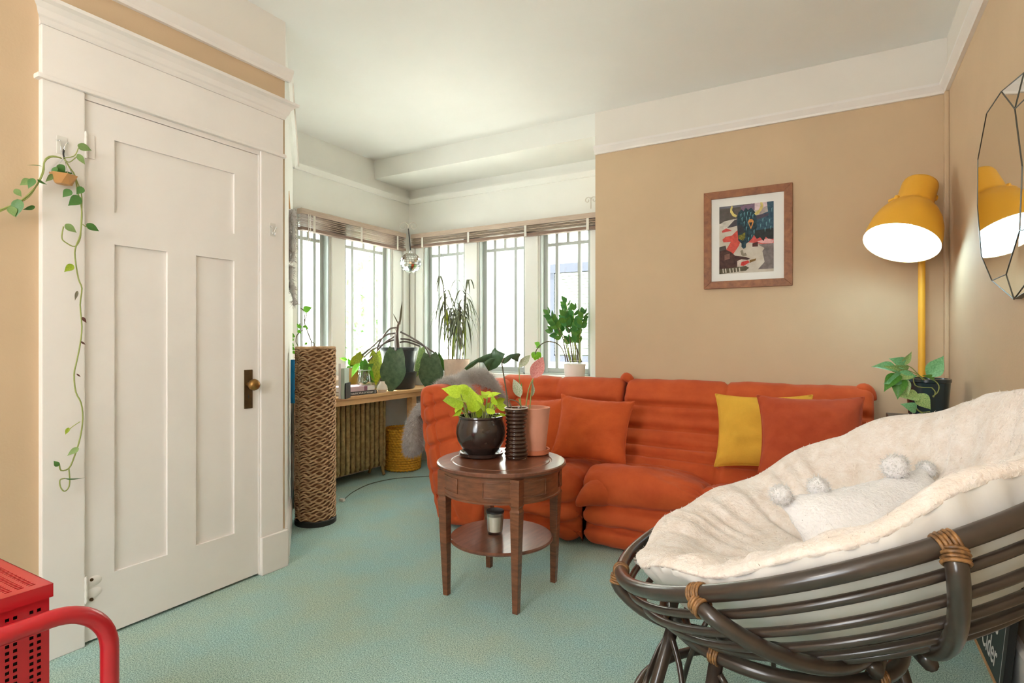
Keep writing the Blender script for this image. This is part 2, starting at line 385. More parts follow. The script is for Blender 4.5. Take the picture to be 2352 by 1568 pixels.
# picture rails (little crown profile)
RAIL = [(0, 0), (0.018, 0), (0.022, 0.012), (0.034, 0.03), (0.040, 0.040), (0.040, 0.054), (0, 0.054)]
def rail(name, p0, p1, n, m=M_WHITE, prof=RAIL, z=ZR0):
    q0 = Vector(p0); q1 = Vector(p1); q0.z = q1.z = z
    return struct(name, MB().prism(prof, q0, q1, n, UP), m)
rail('trim_4', (XL, YB, 0), (XL, 1.955, 0), (1, 0, 0))
rail('trim_5', (-1.51, YS, 0), (XR, YS, 0), (0, -1, 0))
rail('trim_6', (XR, YB, 0), (XR, YS, 0), (-1, 0, 0))
rail('trim_7', (XB, 2.9, 0), (XB, YW, 0), (1, 0, 0), m=M_BAY)
rail('trim_8', (XB, YW, 0), (-1.51, YW, 0), (0, -1, 0), m=M_BAY)
rail('trim_9', D0, D1, dn, m=M_BAY)
# corner bead, baseboards
struct('trim_10', MB().box((XR - 0.02, YS - 0.055, 0), (XR, YS - 0.0, ZR0)), M_TAN, bevel=0.006)
BASE = [(0, 0), (0.02, 0), (0.02, 0.165), (0.012, 0.182), (0, 0.182)]
def base(name, p0, p1, n): return struct(name, MB().prism(BASE, Vector(p0), Vector(p1), n, UP), M_WHITE)
base('baseboard_left', (XL, YB, 0), (XL, 0.90, 0), (1, 0, 0))
base('baseboard_back', (-1.51, YS, 0), (XR, YS, 0), (0, -1, 0))
base('baseboard_right', (XR, YB, 0), (XR, YS, 0), (-1, 0, 0))
base('baseboard_left_return', D0 + dd * 0.0, D0 + dd * 0.62, dn)
base('baseboard_bay', (XB, 2.95, 0), (XB, YW, 0), (1, 0, 0))
# window casings in the corner (stepped boards) 
def casing(name, boxes):
    mb = MB()
    for b in boxes: mb.box(*b)
    return struct(name, mb, M_BAY, bevel=0.004)
casing('trim_11', [((XB, 4.05, SILL - 0.03), (XB + 0.02, 4.16, HEAD + 0.02)), ((XB, 4.18, SILL - 0.03), (XB + 0.03, 4.27, HEAD + 0.02))])
casing('trim_12', [((-3.60, YW - 0.03, SILL - 0.03), (-3.55, YW, HEAD + 0.02)), ((-3.54, YW - 0.02, SILL - 0.03), (-3.46, YW, HEAD + 0.02))])
casing('trim_13', [((-2.965, YW - 0.018, SILL), (-2.835, YW, HEAD))])
casing('trim_14', [((-2.335, YW - 0.018, SILL), (-2.215, YW, HEAD))])
casing('trim_15', [((-1.73, YW - 0.018, SILL), (-1.62, YW, HEAD))])
casing('trim_16', [((XB, 3.305, SILL), (XB + 0.018, 3.445, HEAD))])
casing('trim_17', [((XB, 2.93, SILL - 0.04), (XB + 0.07, YW, SILL))])
casing('trim_18', [((XB, YW - 0.05, SILL - 0.04), (-1.515, YW, SILL))])

# windows: sash frame, muntins, panes
WN = 0
def window(o, ax, length):
    """o origin of opening (lower corner at the inner wall face), ax direction along the wall; outside lies along out"""
    global WN; WN += 1
    o = Vector(o); ax = Vector(ax); out = Vector((0, 1, 0)) if abs(ax.x) > 0.5 else Vector((-1, 0, 0))
    root = struct('window_%d' % WN, loc=tuple(o)); H = HEAD - SILL
    def slab(name, a0, a1, z0, z1, d0, d1, m, bev=0.0):
        mb = MB().prism([(a0, z0), (a1, z0), (a1, z1), (a0, z1)], o + out * d0, o + out * d1, ax, UP)
        return part(name, mb, m, root, bevel=bev)
    fw = 0.032
    slab('jamb', 0, 0.012, 0, H, 0.0, 0.15, M_SASH); slab('jamb', length - 0.012, length, 0, H, 0.0, 0.15, M_SASH)
    slab('sill', 0, length, 0.0, 0.014, 0.0, 0.15, M_SASH); slab('head_jamb', 0, length, H - 0.012, H, 0.0, 0.15, M_SASH)
    slab('stile', 0.012, 0.012 + fw, 0.014, H - 0.012, 0.06, 0.1, M_SASH, 0.003); slab('stile', length - 0.012 - fw, length - 0.012, 0.014, H - 0.012, 0.06, 0.1, M_SASH, 0.003)
    slab('rail', 0.012 + fw, length - 0.012 - fw, 0.014, 0.054, 0.06, 0.1, M_SASH, 0.003); slab('rail', 0.012 + fw, length - 0.012 - fw, H - 0.052, H - 0.012, 0.06, 0.1, M_SASH, 0.003)
    a0, a1 = 0.012 + fw, length - 0.012 - fw; zb = 1.965 - SILL; mw = 0.011
    v1, v2 = a0 + 0.22 * (a1 - a0), a0 + 0.78 * (a1 - a0); vm = (a0 + a1) / 2; mw = 0.0135
    for v in (v1, v2): slab('muntin', v - mw, v + mw, 0.054, H - 0.052, 0.066, 0.094, M_SASH)
    slab('muntin', a0, a1, zb - mw, zb + mw, 0.068, 0.092, M_SASH); slab('muntin', vm - mw, vm + mw, zb, H - 0.052, 0.066, 0.094, M_SASH)
    for x0, x1 in ((a0, v1 - mw), (v1 + mw, v2 - mw), (v2 + mw, a1)): slab('pane', x0, x1, 0.054, zb - mw, 0.079, 0.082, M_PANE)
    for x0, x1 in ((a0, v1 - mw), (v1 + mw, vm - mw), (vm + mw, v2 - mw), (v2 + mw, a1)): slab('pane', x0, x1, zb + mw, H - 0.052, 0.079, 0.082, M_PANE)
for x0, x1 in winB: window((x0, YW, SILL), (1, 0, 0), x1 - x0)
for y0, y1 in winL: window((XB, y0, SILL), (0, 1, 0), y1 - y0)

# ------------------------------------------------------------------ door with its casing
door = struct('door_1', loc=(XL, 1.035, 0))
DX = XL + 0.012
def dbox(name, y0, y1, z0, z1, x0, x1, m=M_WHITE, bev=0.003, par=door, label=None):
    return part(name, MB().box((x0, y0, z0), (x1, y1, z1)), m, par, bevel=bev, label=label)
for y0, y1 in ((1.035, 1.137), (1.644, 1.767)): dbox('stile', y0, y1, 0.012, 2.045, DX - 0.04, DX, bev=0)
dbox('rail', 1.137, 1.644, 1.925, 2.045, DX - 0.04, DX, bev=0); dbox('rail', 1.137, 1.644, 1.518, 1.643, DX - 0.04, DX, bev=0); dbox('rail', 1.137, 1.644, 0.012, 0.242, DX - 0.04, DX, bev=0)
dbox('stile', 1.339, 1.461, 0.242, 1.518, DX - 0.04, DX, bev=0)
for y0, y1, z0, z1 in ((1.137, 1.644, 1.643, 1.925), (1.137, 1.339, 0.242, 1.518), (1.461, 1.644, 0.242, 1.518)): dbox('panel', y0, y1, z0, z1, DX - 0.036, DX - 0.011, bev=0)
pl = dbox('knob_plate', 1.692, 1.735, 0.82, 1.005, DX, DX + 0.006, M_BRONZE, 0.002, label='dark bronze plate')
part('keyhole', MB().box((DX + 0.006, 1.711, 0.868), (DX + 0.0068, 1.715, 0.885)), M_BLACK, pl)
kb = MB().lathe([(0.0, 0.062), (0.014, 0.061), (0.024, 0.054), (0.028, 0.042), (0.025, 0.030), (0.014, 0.022), (0.011, 0.0)], n=20, M=Matrix.Translation((DX + 0.006, 1.713, 0.935)) @ Matrix.Rotation(math.radians(90), 4, 'Y'))
part('knob', kb, M_BRASS, pl, smooth=True, label='round brass knob')
for zz, wings in ((1.875, False), (0.21, True)):
    h = part('hinge', MB().tube([(DX + 0.008, 1.036, zz - 0.05 + 0.1 * k / 10) for k in range(11)], [0.005, 0.0075, 0.0055, 0.0075, 0.0075, 0.0055, 0.0075, 0.0075, 0.0055, 0.0075, 0.005], 8), M_WHITE, door, smooth=True)
    if wings:
        for a in (0.022, -0.022):
            part('hinge_leaf', MB().lathe([(0, 0.004), (0.020, 0.003), (0.026, 0)], n=14, M=Matrix.Translation((DX, 1.066, zz + a)) @ Matrix.Rotation(math.radians(90), 4, 'Y') @ Matrix.Diagonal((0.75, 1.1, 1, 1))), M_WHITE, h, smooth=True)
        for a in (0.03, -0.045): part('screw', MB().lathe([(0, 0.006), (0.006, 0.005), (0.007, 0)], n=8, M=Matrix.Translation((DX, 1.058, zz + a)) @ Matrix.Rotation(math.radians(90), 4, 'Y')), M_BRONZE, h)
    else: part('hinge_leaf', MB().box((DX, 1.044, zz - 0.045), (DX + 0.003, 1.07, zz + 0.045)), M_WHITE, h, bevel=0.002)
CX = XL + 0.024
dbox('casing', 0.90, 1.033, 0.0, 2.07, XL - 0.1, CX, bev=0.004); dbox('casing', 1.776, 1.904, 0.185, 2.07, XL - 0.1, CX, bev=0.004)
dbox('plinth', 1.774, 1.925, 0, 0.185, XL - 0.1, CX + 0.012, bev=0.004)
dbox('stop', 1.768, 1.777, 0.01, 2.05, XL - 0.1, XL + 0.016, bev=0); dbox('stop', 1.03, 1.776, 2.047, 2.07, XL - 0.1, XL + 0.016, bev=0)
dbox('head_board', 0.90, 1.904, 2.085, 2.262, XL - 0.1, CX, bev=0.003); dbox('head_bead', 0.885, 1.915, 2.068, 2.086, XL - 0.1, CX + 0.012, bev=0.005)
CROWN = [(0, 0), (0.028, 0), (0.033, 0.008), (0.036, 0.018), (0.042, 0.024), (0.048, 0.045), (0.062, 0.062), (0.078, 0.070), (0.080, 0.082), (0, 0.082)]
cr = MB(); prof = CROWN
nP = len(prof); vs = []
for (a, b) in prof: vs.append((XL, 0.90 - a + 0.024 if a > 0 else 0.90, 2.262 + b))
vs = []
for side in (0, 1):
    for (a, b) in prof: vs.append((XL + a, (0.90 - max(0, a - 0.024)) if side == 0 else (1.904 + max(0, a - 0.024)), 2.262 + b))
cr.add(vs, [tuple(range(nP)), tuple(range(2 * nP - 1, nP - 1, -1))] + [(k, (k + 1) % nP, nP + (k + 1) % nP, nP + k) for k in range(nP)])
part('crown', cr, M_WHITE, door)
part('door_backing', MB().box((XL - 0.12, 0.9, 0), (XL - 0.1, 1.93, 2.28)), M_WHITE, door)

# ------------------------------------------------------------------ leaves and plants
def leaf_mesh(name, hw, m, fold=0.15, bend=0.25, n=9, wave=0.0):
    P = []
    ts = np.linspace(0, 1, n); tt = np.linspace(0, 1, len(hw))
    for i, t in enumerate(ts):
        h = float(np.interp(t, tt, hw)); row = []
        for k in (-1, -0.5, 0, 0.5, 1):
            x = h * k; z = fold * abs(x) - bend * t * t + (wave * math.sin(t * 9 + k * 2) * abs(k))
            y = t if not (t < 0.05) else t - 0.10 * abs(k) * (h > 0.1)
            row.append(Vector((x, y, z)))
        P.append(row)
    return MB().grid(P).mesh(name, m, smooth='all', fix=False)
HEART = [0.10, 0.26, 0.34, 0.36, 0.34, 0.29, 0.22, 0.14, 0.06, 0.0]
OVAL = [0.02, 0.14, 0.22, 0.26, 0.27, 0.25, 0.21, 0.15, 0.08, 0.0]
LONG = [0.03, 0.12, 0.17, 0.19, 0.19, 0.17, 0.13, 0.08, 0.03, 0.0]
PADDLE = [0.16, 0.27, 0.27, 0.29, 0.33, 0.33, 0.30, 0.25, 0.17, 0.08, 0.0]
STRAP = [0.012, 0.018, 0.02, 0.02, 0.018, 0.014, 0.008, 0.0]
LM = {}
def lm(kind, m, **kw):
    key = (kind, m.name, tuple(sorted(kw.items())))
    if key not in LM: LM[key] = leaf_mesh('leaf', {'heart': HEART, 'oval': OVAL, 'long': LONG, 'paddle': PADDLE, 'strap': STRAP}[kind], m, **kw)
    return LM[key]
def put_leaf(me, p0, p1, nrm, parent, width=1.0, name='leaf', label=None):
    p0 = Vector(p0); p1 = Vector(p1); y = p1 - p0; L = y.length; y.normalize()
    z = Vector(nrm); z = z - y * z.dot(y)
    if z.length < 1e-4: z = y.orthogonal()
    z.normalize(); x = y.cross(z)
    M = Matrix(((x.x * L * width, y.x * L, z.x * L, p0.x), (x.y * L * width, y.y * L, z.y * L, p0.y), (x.z * L * width, y.z * L, z.z * L, p0.z), (0, 0, 0, 1)))
    o = link(name, me, parent, M)
    if label: o['label'] = label
    return o
def to_cam(p): return (Vector((0, 0, EYE)) - Vector(p)).normalized()
def leaf2(me, a, b, F, parent, dF=0.0, roll=0.0, width=1.0, label=None, **kw):
    """leaf whose base and tip were measured at photo pixels a, b, at depth F (tip at F + dF), rolled about its own axis"""
    p0 = at(*a, F=F); p1 = at(*b, F=F + dF); y = (p1 - p0).normalized()
    n = Matrix.Rotation(math.radians(roll), 3, y) @ to_cam(p0)
    return put_leaf(me, p0, p1, n, parent, width, label=label)
def stem2(pts, F, r, m, parent, n=24, name='stem', dF=0.0):
    P = [at(*p[:2], F=F + (p[2] if len(p) > 2 else 0)) for p in pts]
    P = smooth_path(P, n) if len(P) > 2 else P
    return part(name, MB().tube(P, r, 6), m, parent, smooth='all', fix=False)
def soil(parent, c, r, z): return part('soil', MB().lathe([(0, z + 0.006), (r * 0.6, z + 0.004), (r, z)], (c[0], c[1], 0), 24), M_SOIL, parent, smooth=True)

# ------------------------------------------------------------------ quilted sofa bodies
def sweep(name, prof, place, w0, w1, m, parent, seams=(), vseams=(), Ns=170, Nw=70, er=0.05, depth=0.022, sig=0.014, wr=0.006, quilt=None, seed=0, vdepth=0.02, label=None, capbulge=0.0, pull=0.0, fold=0.0, creases=()):
    P = arc_resample([(a, z, 0) for a, z in [(p.x, p.y) for p in smooth_path([(a, z, 0) for a, z in prof], 400, True)]], Ns, True)[:, :2]
    tg = np.roll(P, -1, 0) - np.roll(P, 1, 0); tg /= np.linalg.norm(tg, axis=1)[:, None]
    nr = np.stack([tg[:, 1], -tg[:, 0]], 1)
    area = 0.5 * np.sum(P[:, 0] * np.roll(P[:, 1], -1) - np.roll(P[:, 0], -1) * P[:, 1])
    if area < 0: nr = -nr
    seg = np.linalg.norm(np.roll(P, -1, 0) - P, axis=1); s = np.r_[0, np.cumsum(seg)[:-1]]; tot = seg.sum()
    ss = [s[np.argmin((P[:, 0] - a) ** 2 + (P[:, 1] - z) ** 2)] for a, z in seams]
    W = np.concatenate([w0 + er * (1 - np.cos(np.linspace(0, np.pi / 2, 9))), np.linspace(w0 + er, w1 - er, Nw)[1:-1], w1 - er * (1 - np.cos(np.linspace(np.pi / 2, 0, 9)))])
    V = []
    for j, wv in enumerate(W):
        d = min(wv - w0, w1 - wv); e = er * (1 - math.sqrt(max(0, 1 - (1 - min(d / er, 1)) ** 2)))
        row = []
        for i in range(Ns):
            off = -e
            for q in ss:
                ds = abs(s[i] - q); ds = min(ds, tot - ds)
                off -= depth * math.exp(-(ds / sig) ** 2) * (1 if d > er else 0.5)
                off += 0.35 * depth * math.exp(-((ds - 3.0 * sig) / (1.8 * sig)) ** 2)
            on = P[i, 1] > 0.03
            for q in vseams:
                dv = abs(wv - q)
                off -= vdepth * math.exp(-(dv / 0.012) ** 2) + 0.3 * vdepth * math.exp(-(dv / 0.07) ** 2)
            if pull and vseams:
                dv = min(abs(wv - q) for q in vseams)
                off -= pull * math.exp(-(dv / 0.16) ** 2) * (0.5 + 0.5 * math.exp(-((P[i, 1] - 0.43) / 0.12) ** 2))
            for (ca, cz, cw, amp, sw, slope) in creases:
                dz = (P[i, 1] - cz - slope * abs(wv - cw)); 
                if abs(dz) < 0.05 and abs(P[i, 0] - ca) < 0.16: off -= amp * math.exp(-(dz / 0.009) ** 2) * math.exp(-((wv - cw) / sw) ** 2)
            p = Vector((P[i, 0] * 6 + seed, P[i, 1] * 6, wv * 6))
            off += wr * noise.noise(p) + wr * 0.7 * noise.noise(p * 2.7)
            if fold: off += fold * noise.noise(Vector((P[i, 0] * 3 + seed, P[i, 1] * 16, wv * 3.5)))
            a, z = P[i] + nr[i] * off
            row.append(place(a, max(z, 0.004), wv))
        V.append(row)
    mb = MB(); nv = len(W); vs = [p for row in V for p in row]; fs = []
    for j in range(nv - 1):
        for i in range(Ns):
            k = (i + 1) % Ns
            fs.append((j * Ns + i, j * Ns + k, (j + 1) * Ns + k, (j + 1) * Ns + i))
    # end caps: rings shrinking to the middle, quilted
    for j, sg in ((0, -1), (nv - 1, 1)):
        ring = P + nr * (-er); cen = ring.mean(0)
        if quilt is None:
            fs.append(tuple(range(j * Ns, j * Ns + Ns)))
        else:
            prev = list(range(j * Ns, j * Ns + Ns)); K = 40
            for k in range(1, K + 1):
                f = 1 - k / K; cur = []
                for i in range(Ns):
                    a, z = cen + (ring[i] - cen) * f
                    b = capbulge * (1 - f ** 3) - quilt(a, z)
                    vs.append(place(a, max(z, 0.004), W[j] + sg * b)); cur.append(len(vs) - 1)
                    if k == K: break
                if k < K:
                    for i in range(Ns): fs.append((prev[i], prev[(i + 1) % Ns], cur[(i + 1) % Ns], cur[i]))
                    prev = cur
                else:
                    for i in range(Ns): fs.append((prev[i], prev[(i + 1) % Ns], cur[0]))
    mb.add(vs, fs)
    return part(name, mb, m, parent, smooth='all', label=label)
PY = lambda a, z, w: Vector((w, a, z))      # profile runs in Y, width along X
PX = lambda a, z, w: Vector((a, w, z))      # profile runs in X, width along Y

# right module
sofa = thing('sofa_module', (-0.52, 3.3, 0), 'long low orange quilted floor sofa section against the tan wall under the picture', 'sofa')
SX0, SX1 = -1.225, 0.165; mid = -0.60
backprof = [(3.62, 0.03), (3.74, 0.05), (3.77, 0.3), (3.79, 0.6), (3.785, 0.82), (3.74, 0.885), (3.67, 0.885), (3.61, 0.84), (3.575, 0.74), (3.53, 0.60), (3.47, 0.50), (3.39, 0.42), (3.33, 0.36), (3.32, 0.25), (3.34, 0.06)]
CR = [(3.47, 0.475, mid, 0.016, 0.28, 0.10), (3.44, 0.455, mid, 0.018, 0.30, 0.04), (3.42, 0.435, mid, 0.016, 0.35, 0.02), (3.50, 0.53, mid, 0.012, 0.2, 0.12), (3.55, 0.66, mid, 0.006, 0.12, 0.2)]
sweep('backrest', backprof, PY, SX0, SX1, M_ORANGE, sofa, seams=[(3.575, 0.735), (3.53, 0.60), (3.47, 0.50), (3.41, 0.445)], vseams=[mid], er=0.04, depth=0.025, sig=0.012, seed=3, fold=0.010, creases=CR)
frontprof = [(3.42, 0.03), (3.44, 0.3), (3.40, 0.385), (3.25, 0.40), (3.12, 0.425), (3.02, 0.45), (2.94, 0.43), (2.885, 0.36), (2.90, 0.275), (2.945, 0.245), (2.90, 0.215), (2.895, 0.155), (2.945, 0.122), (2.905, 0.10), (2.91, 0.045), (2.96, 0.012), (3.1, 0.008)]
sweep('seat', frontprof, PY, SX0 - 0.01, SX1, M_ORANGE, sofa, seams=[(3.3, 0.39)], vseams=[mid], er=0.06, depth=0.012, pull=0.045, seed=5, wr=0.010, fold=0.010, creases=[(2.95, 0.42, mid, 0.012, 0.16, 0.15), (2.92, 0.39, mid, 0.012, 0.2, 0.25), (2.9, 0.34, mid, 0.008, 0.2, 0.3)])
part('button', MB().lathe([(0, 0.008), (0.012, 0.006), (0.016, 0)], n=12, M=Matrix.Translation((mid, 3.535, 0.60)) @ Matrix.Rotation(math.radians(105), 4, 'X')), M_ORANGE, sofa, smooth=True)
def ear(x, y, z, s, par): 
    P = smooth_path([(x - 0.055 * s, y, z - 0.03), (x - 0.025 * s, y + 0.004, z + 0.004), (x + 0.006 * s, y - 0.004, z + 0.012), (x + 0.04 * s, y, z - 0.012), (x + 0.06 * s, y, z - 0.05)], 14)
    return part('corner_fold', MB().tube(P, [0.012 + 0.028 * s * math.sin(math.pi * (k + 1) / 15) for k in range(14)], 10), M_ORANGE, par, smooth='all')
ear(SX1 - 0.045, 3.68, 0.865, 0.75, sofa)
part('corner_fold', MB().tube(smooth_path([at(1440, 1120, F=3.20), at(1390, 1124, F=3.13), at(1350, 1140, F=3.06), at(1324, 1160, F=3.02)], 14), [0.05, 0.08, 0.092, 0.095, 0.092, 0.088, 0.08, 0.07, 0.06, 0.05, 0.04, 0.03, 0.02, 0.008], 14), M_ORANGE, sofa, smooth='all')
# corner module
corner = thing('sofa_module', (-1.7, 3.3, 0), 'orange quilted corner sofa section with grey fur throw over its left back', 'sofa')
sweep('backrest', backprof, PY, -2.2, -1.24, M_ORANGE, corner, seams=[(3.575, 0.735), (3.53, 0.60), (3.47, 0.50)], vseams=[-1.72], er=0.04, depth=0.025, sig=0.012, seed=9, fold=0.010, vdepth=0.008)
lprof = [(-1.98, 0.02), (-2.14, 0.02), (-2.19, 0.12), (-2.235, 0.3), (-2.27, 0.5), (-2.30, 0.70), (-2.305, 0.80), (-2.27, 0.855), (-2.18, 0.865), (-2.10, 0.83), (-2.02, 0.72), (-1.95, 0.55), (-1.88, 0.42), (-1.84, 0.25), (-1.86, 0.06)]
def lquilt(a, z):
    q = 0.0
    for zz in (0.17, 0.33, 0.49, 0.63, 0.745): q += 0.026 * math.exp(-((z - zz - 0.35 * (a + 2.2)) / 0.013) ** 2)
    q += 0.022 * math.exp(-((a - (-2.195 + 0.26 * (0.8 - z)) ) / 0.011) ** 2)
    return q
sweep('side_backrest', lprof, PX, 2.80, 3.72, M_ORANGE, corner, seams=[(-2.29, 0.63), (-2.27, 0.5), (-2.24, 0.33), (-2.2, 0.17), (-2.01, 0.72), (-1.95, 0.55)], er=0.045, depth=0.014, quilt=lquilt, capbulge=0.05, seed=21)
cfront = [(3.42, 0.03), (3.44, 0.3), (3.40, 0.385), (3.25, 0.40), (3.10, 0.415), (3.0, 0.425), (2.92, 0.40), (2.875, 0.33), (2.885, 0.265), (2.925, 0.235), (2.885, 0.205), (2.88, 0.15), (2.915, 0.115), (2.885, 0.09), (2.895, 0.04), (2.95, 0.012), (3.1, 0.008)]
sweep('seat', cfront, PY, -2.06, -1.245, M_ORANGE, corner, seams=[(3.3, 0.39)], vseams=[-1.62], er=0.09, depth=0.012, pull=0.02, seed=15, wr=0.014, vdepth=0.01, fold=0.010)
ear(-1.238, 3.69, 0.888, 0.7, corner)

# ------------------------------------------------------------------ cushions
def pillow(name, c, xv, yv, sx, sy, th, m, label, cat='cushion', group=None, seed=0, pinch=0.10, wr=0.008, n=26, seam=True):
    c = Vector(c); xv = Vector(xv).normalized(); yv = Vector(yv); yv = (yv - xv * yv.dot(xv)).normalized(); zv = xv.cross(yv)
    def P(u, v, sgn):
        px = u * sx / 2 * (1 - pinch * (1 - abs(v) ** 2.2)); py = v * sy / 2 * (1 - pinch * (1 - abs(u) ** 2.2))
        b = (max(0, 1 - abs(u) ** 2.6) * max(0, 1 - abs(v) ** 2.6)) ** 0.55
        q = Vector((u * 2 + seed, v * 2, sgn * 3))
        d = sgn * th / 2 * b + sgn * wr * (noise.noise(q * 1.3) + 0.6 * noise.noise(q * 3)) * b
        ed = 1 - max(abs(u), abs(v))
        d += 0.004 * math.sin((u - v) * 22 + seed) * math.exp(-(ed / 0.12) ** 2) * (ed > 0.001)
        return c + xv * px + yv * py + zv * d
    us = [math.sin(a) for a in np.linspace(-math.pi / 2, math.pi / 2, n)]
    mb = MB()
    mb.grid([[P(u, v, 1) for u in us] for v in us]); mb.grid([[P(u, v, -1) for u in us] for v in us])
    o = thing(name, tuple(c - yv * sy / 2), label, cat, group)
    cov = part('cover', mb, m, o, smooth='all')
    if seam:
        ring = [P(u, -1, 0) for u in us] + [P(1, v, 0) for v in us[1:]] + [P(u, 1, 0) for u in us[::-1][1:]] + [P(-1, v, 0) for v in us[::-1][1:-1]]
        part('piping', MB().tube(ring, 0.004, 5, closed=True), m, o, smooth='all', fix=False)
    return o
pillow('cushion', at(1360, 985, F=3.42), (1, 0.13, -0.06), (0.0, 0.42, 0.9), 0.46, 0.40, 0.15, M_CUSH, 'square orange cushion in front, leaning where the two sofa sections meet', seed=1, wr=0.014)
pillow('cushion', at(1240, 985, F=3.72), (1, -0.25, 0.10), (0.1, 0.3, 0.95), 0.44, 0.42, 0.13, M_CUSH, 'orange cushion half hidden behind the terracotta pot and front orange cushion', seed=5)
pillow('cushion', at(1752, 990, F=3.06), (1, 0.06, 0.03), (0.03, 0.36, 0.93), 0.49, 0.41, 0.14, M_YELLOWCUSH, 'mustard yellow cushion partly behind the rust cushion on the sofa', seed=11, wr=0.024)
pillow('cushion', at(1862, 1000, F=2.84), (1, 0.10, 0.02), (-0.16, 0.42, 0.9), 0.49, 0.42, 0.15, M_RUST, 'rust orange cushion overlapping the yellow cushion, right end of sofa', seed=17, wr=0.016)

# ------------------------------------------------------------------ grey fur throw on the corner section
throw = thing('fur_throw', (-2.2, 3.2, 0.87), 'shaggy grey faux fur throw draped over the left back of the corner sofa', 'throw')
def lump(rows, thick, n=14):
    """rows: list of (left point, top bulge height, right point): a soft thick strip"""
    P = []
    for (a, h, b) in rows:
        a = Vector(a); b = Vector(b)
        P.append([a + (b - a) * t + UP * (h * math.sin(math.pi * t) ** 0.8) for t in np.linspace(0, 1, n)])
    return P
rows = []
for k in range(22):
    t = k / 21; y = 2.85 + 0.55 * t
    hh = 0.065 + 0.03 * math.sin(t * 7) + 0.05 * math.exp(-((t - 0.72) / 0.16) ** 2)
    rows.append(((-2.36 - 0.005 * math.sin(t * 9), y, 0.79 - 0.05 * math.sin(t * 5) - 0.16 * max(0, 1 - t * 6)), hh + 0.085 - 0.05 * max(0, 1 - t * 3), (-2.03 + 0.03 * math.sin(t * 8), y + 0.02, 0.73 - 0.05 * t - 0.12 * max(0, 1 - t * 6))))
b1 = part('hide', MB().grid(lump(rows, 0)), M_FURBASE, throw, smooth='all')
rows = []
tl = MB()
ctr = smooth_path([at(968, 930, F=3.75), at(955, 965, F=3.70), at(950, 1000, F=3.66), at(948, 1032, F=3.64), at(950, 1042, F=3.64)], 14)
tl.tube(ctr, [0.022, 0.028, 0.034, 0.04, 0.045, 0.049, 0.052, 0.054, 0.055, 0.054, 0.05, 0.042, 0.03, 0.012], 14)
b2 = part('tail', tl, M_FURBASE, throw, smooth='all')
fur_mesh('fur_pile', b1.data, 15000, 0.040, 0.0026, M_FLUFFG, throw, droop=0.5, spread=0.9, seed=3)
fur_mesh('tail_fur', b2.data, 4200, 0.034, 0.0026, M_FLUFFG, throw, droop=0.8, spread=0.7, seed=4)

# ------------------------------------------------------------------ round side table
TC = Vector((-1.352, 2.245, 0)); TZ = 0.595
tbl = thing('side_table', tuple(TC), 'round dark wooden side table with lower shelf on the green carpet', 'table')
part('tabletop', MB().lathe([(0, TZ), (0.222, TZ), (0.226, TZ - 0.002), (0.230, TZ - 0.002), (0.234, TZ), (0.290, TZ), (0.297, TZ - 0.004), (0.297, TZ - 0.014), (0.285, TZ - 0.024), (0.26, TZ - 0.027), (0, TZ - 0.027)], TC, 72), M_WOODTOP, tbl, smooth=0.12)
part('apron', MB().lathe([(0.268, TZ - 0.027), (0.268, TZ - 0.125), (0.272, TZ - 0.128), (0.272, TZ - 0.136), (0.25, TZ - 0.136), (0.25, TZ - 0.027)], TC, 72), M_WOOD, tbl, smooth=True)
# raised oblong mouldings on the apron
for a0 in (0, 90, 180, 270):
    pts = []
    for a in np.linspace(a0 + 14 - 90, a0 + 76 - 90, 18): pts.append(TC + Vector((0.2695 * math.cos(math.radians(a)), 0.2695 * math.sin(math.radians(a)), TZ - 0.045)))
    for a in np.linspace(a0 + 76 - 90, a0 + 14 - 90, 18): pts.append(TC + Vector((0.2695 * math.cos(math.radians(a)), 0.2695 * math.sin(math.radians(a)), TZ - 0.108)))
    part('apron_moulding', MB().tube(pts, 0.003, 5, closed=True), M_WOOD, tbl, smooth='all', fix=False)
part('lower_shelf', MB().lathe([(0, 0.247), (0.232, 0.247), (0.238, 0.242), (0.238, 0.236), (0.232, 0.231), (0, 0.231)], TC, 64), M_WOODTOP, tbl, smooth=0.12)
for sx in (-1, 1):
    for sy in (-1, 1):
        mb = MB(); c = TC + Vector((sx * 0.187, sy * 0.187, 0)); c2 = TC + Vector((sx * 0.180, sy * 0.180, 0))
        def ringq(cc, h, z): return [Vector((cc.x - h, cc.y - h, z)), Vector((cc.x + h, cc.y - h, z)), Vector((cc.x + h, cc.y + h, z)), Vector((cc.x - h, cc.y + h, z))]
        lev = [(c2, 0.0125, 0.0), (c, 0.0215, TZ - 0.175), (c, 0.023, TZ - 0.165), (c, 0.019, TZ - 0.155), (c, 0.019, TZ - 0.147), (c, 0.023, TZ - 0.140), (c, 0.023, TZ - 0.03)]
        vs = [p for l in lev for p in ringq(*l)]; fs = [(3, 2, 1, 0)]
        for k in range(len(lev) - 1):
            for q in range(4): fs.append((k * 4 + q, k * 4 + (q + 1) % 4, k * 4 + 4 + (q + 1) % 4, k * 4 + 4 + q))
        fs.append(tuple(len(vs) - 4 + q for q in range(4)))
        mb.add(vs, fs); part('leg', mb, M_WOOD, tbl, bevel=0.002)
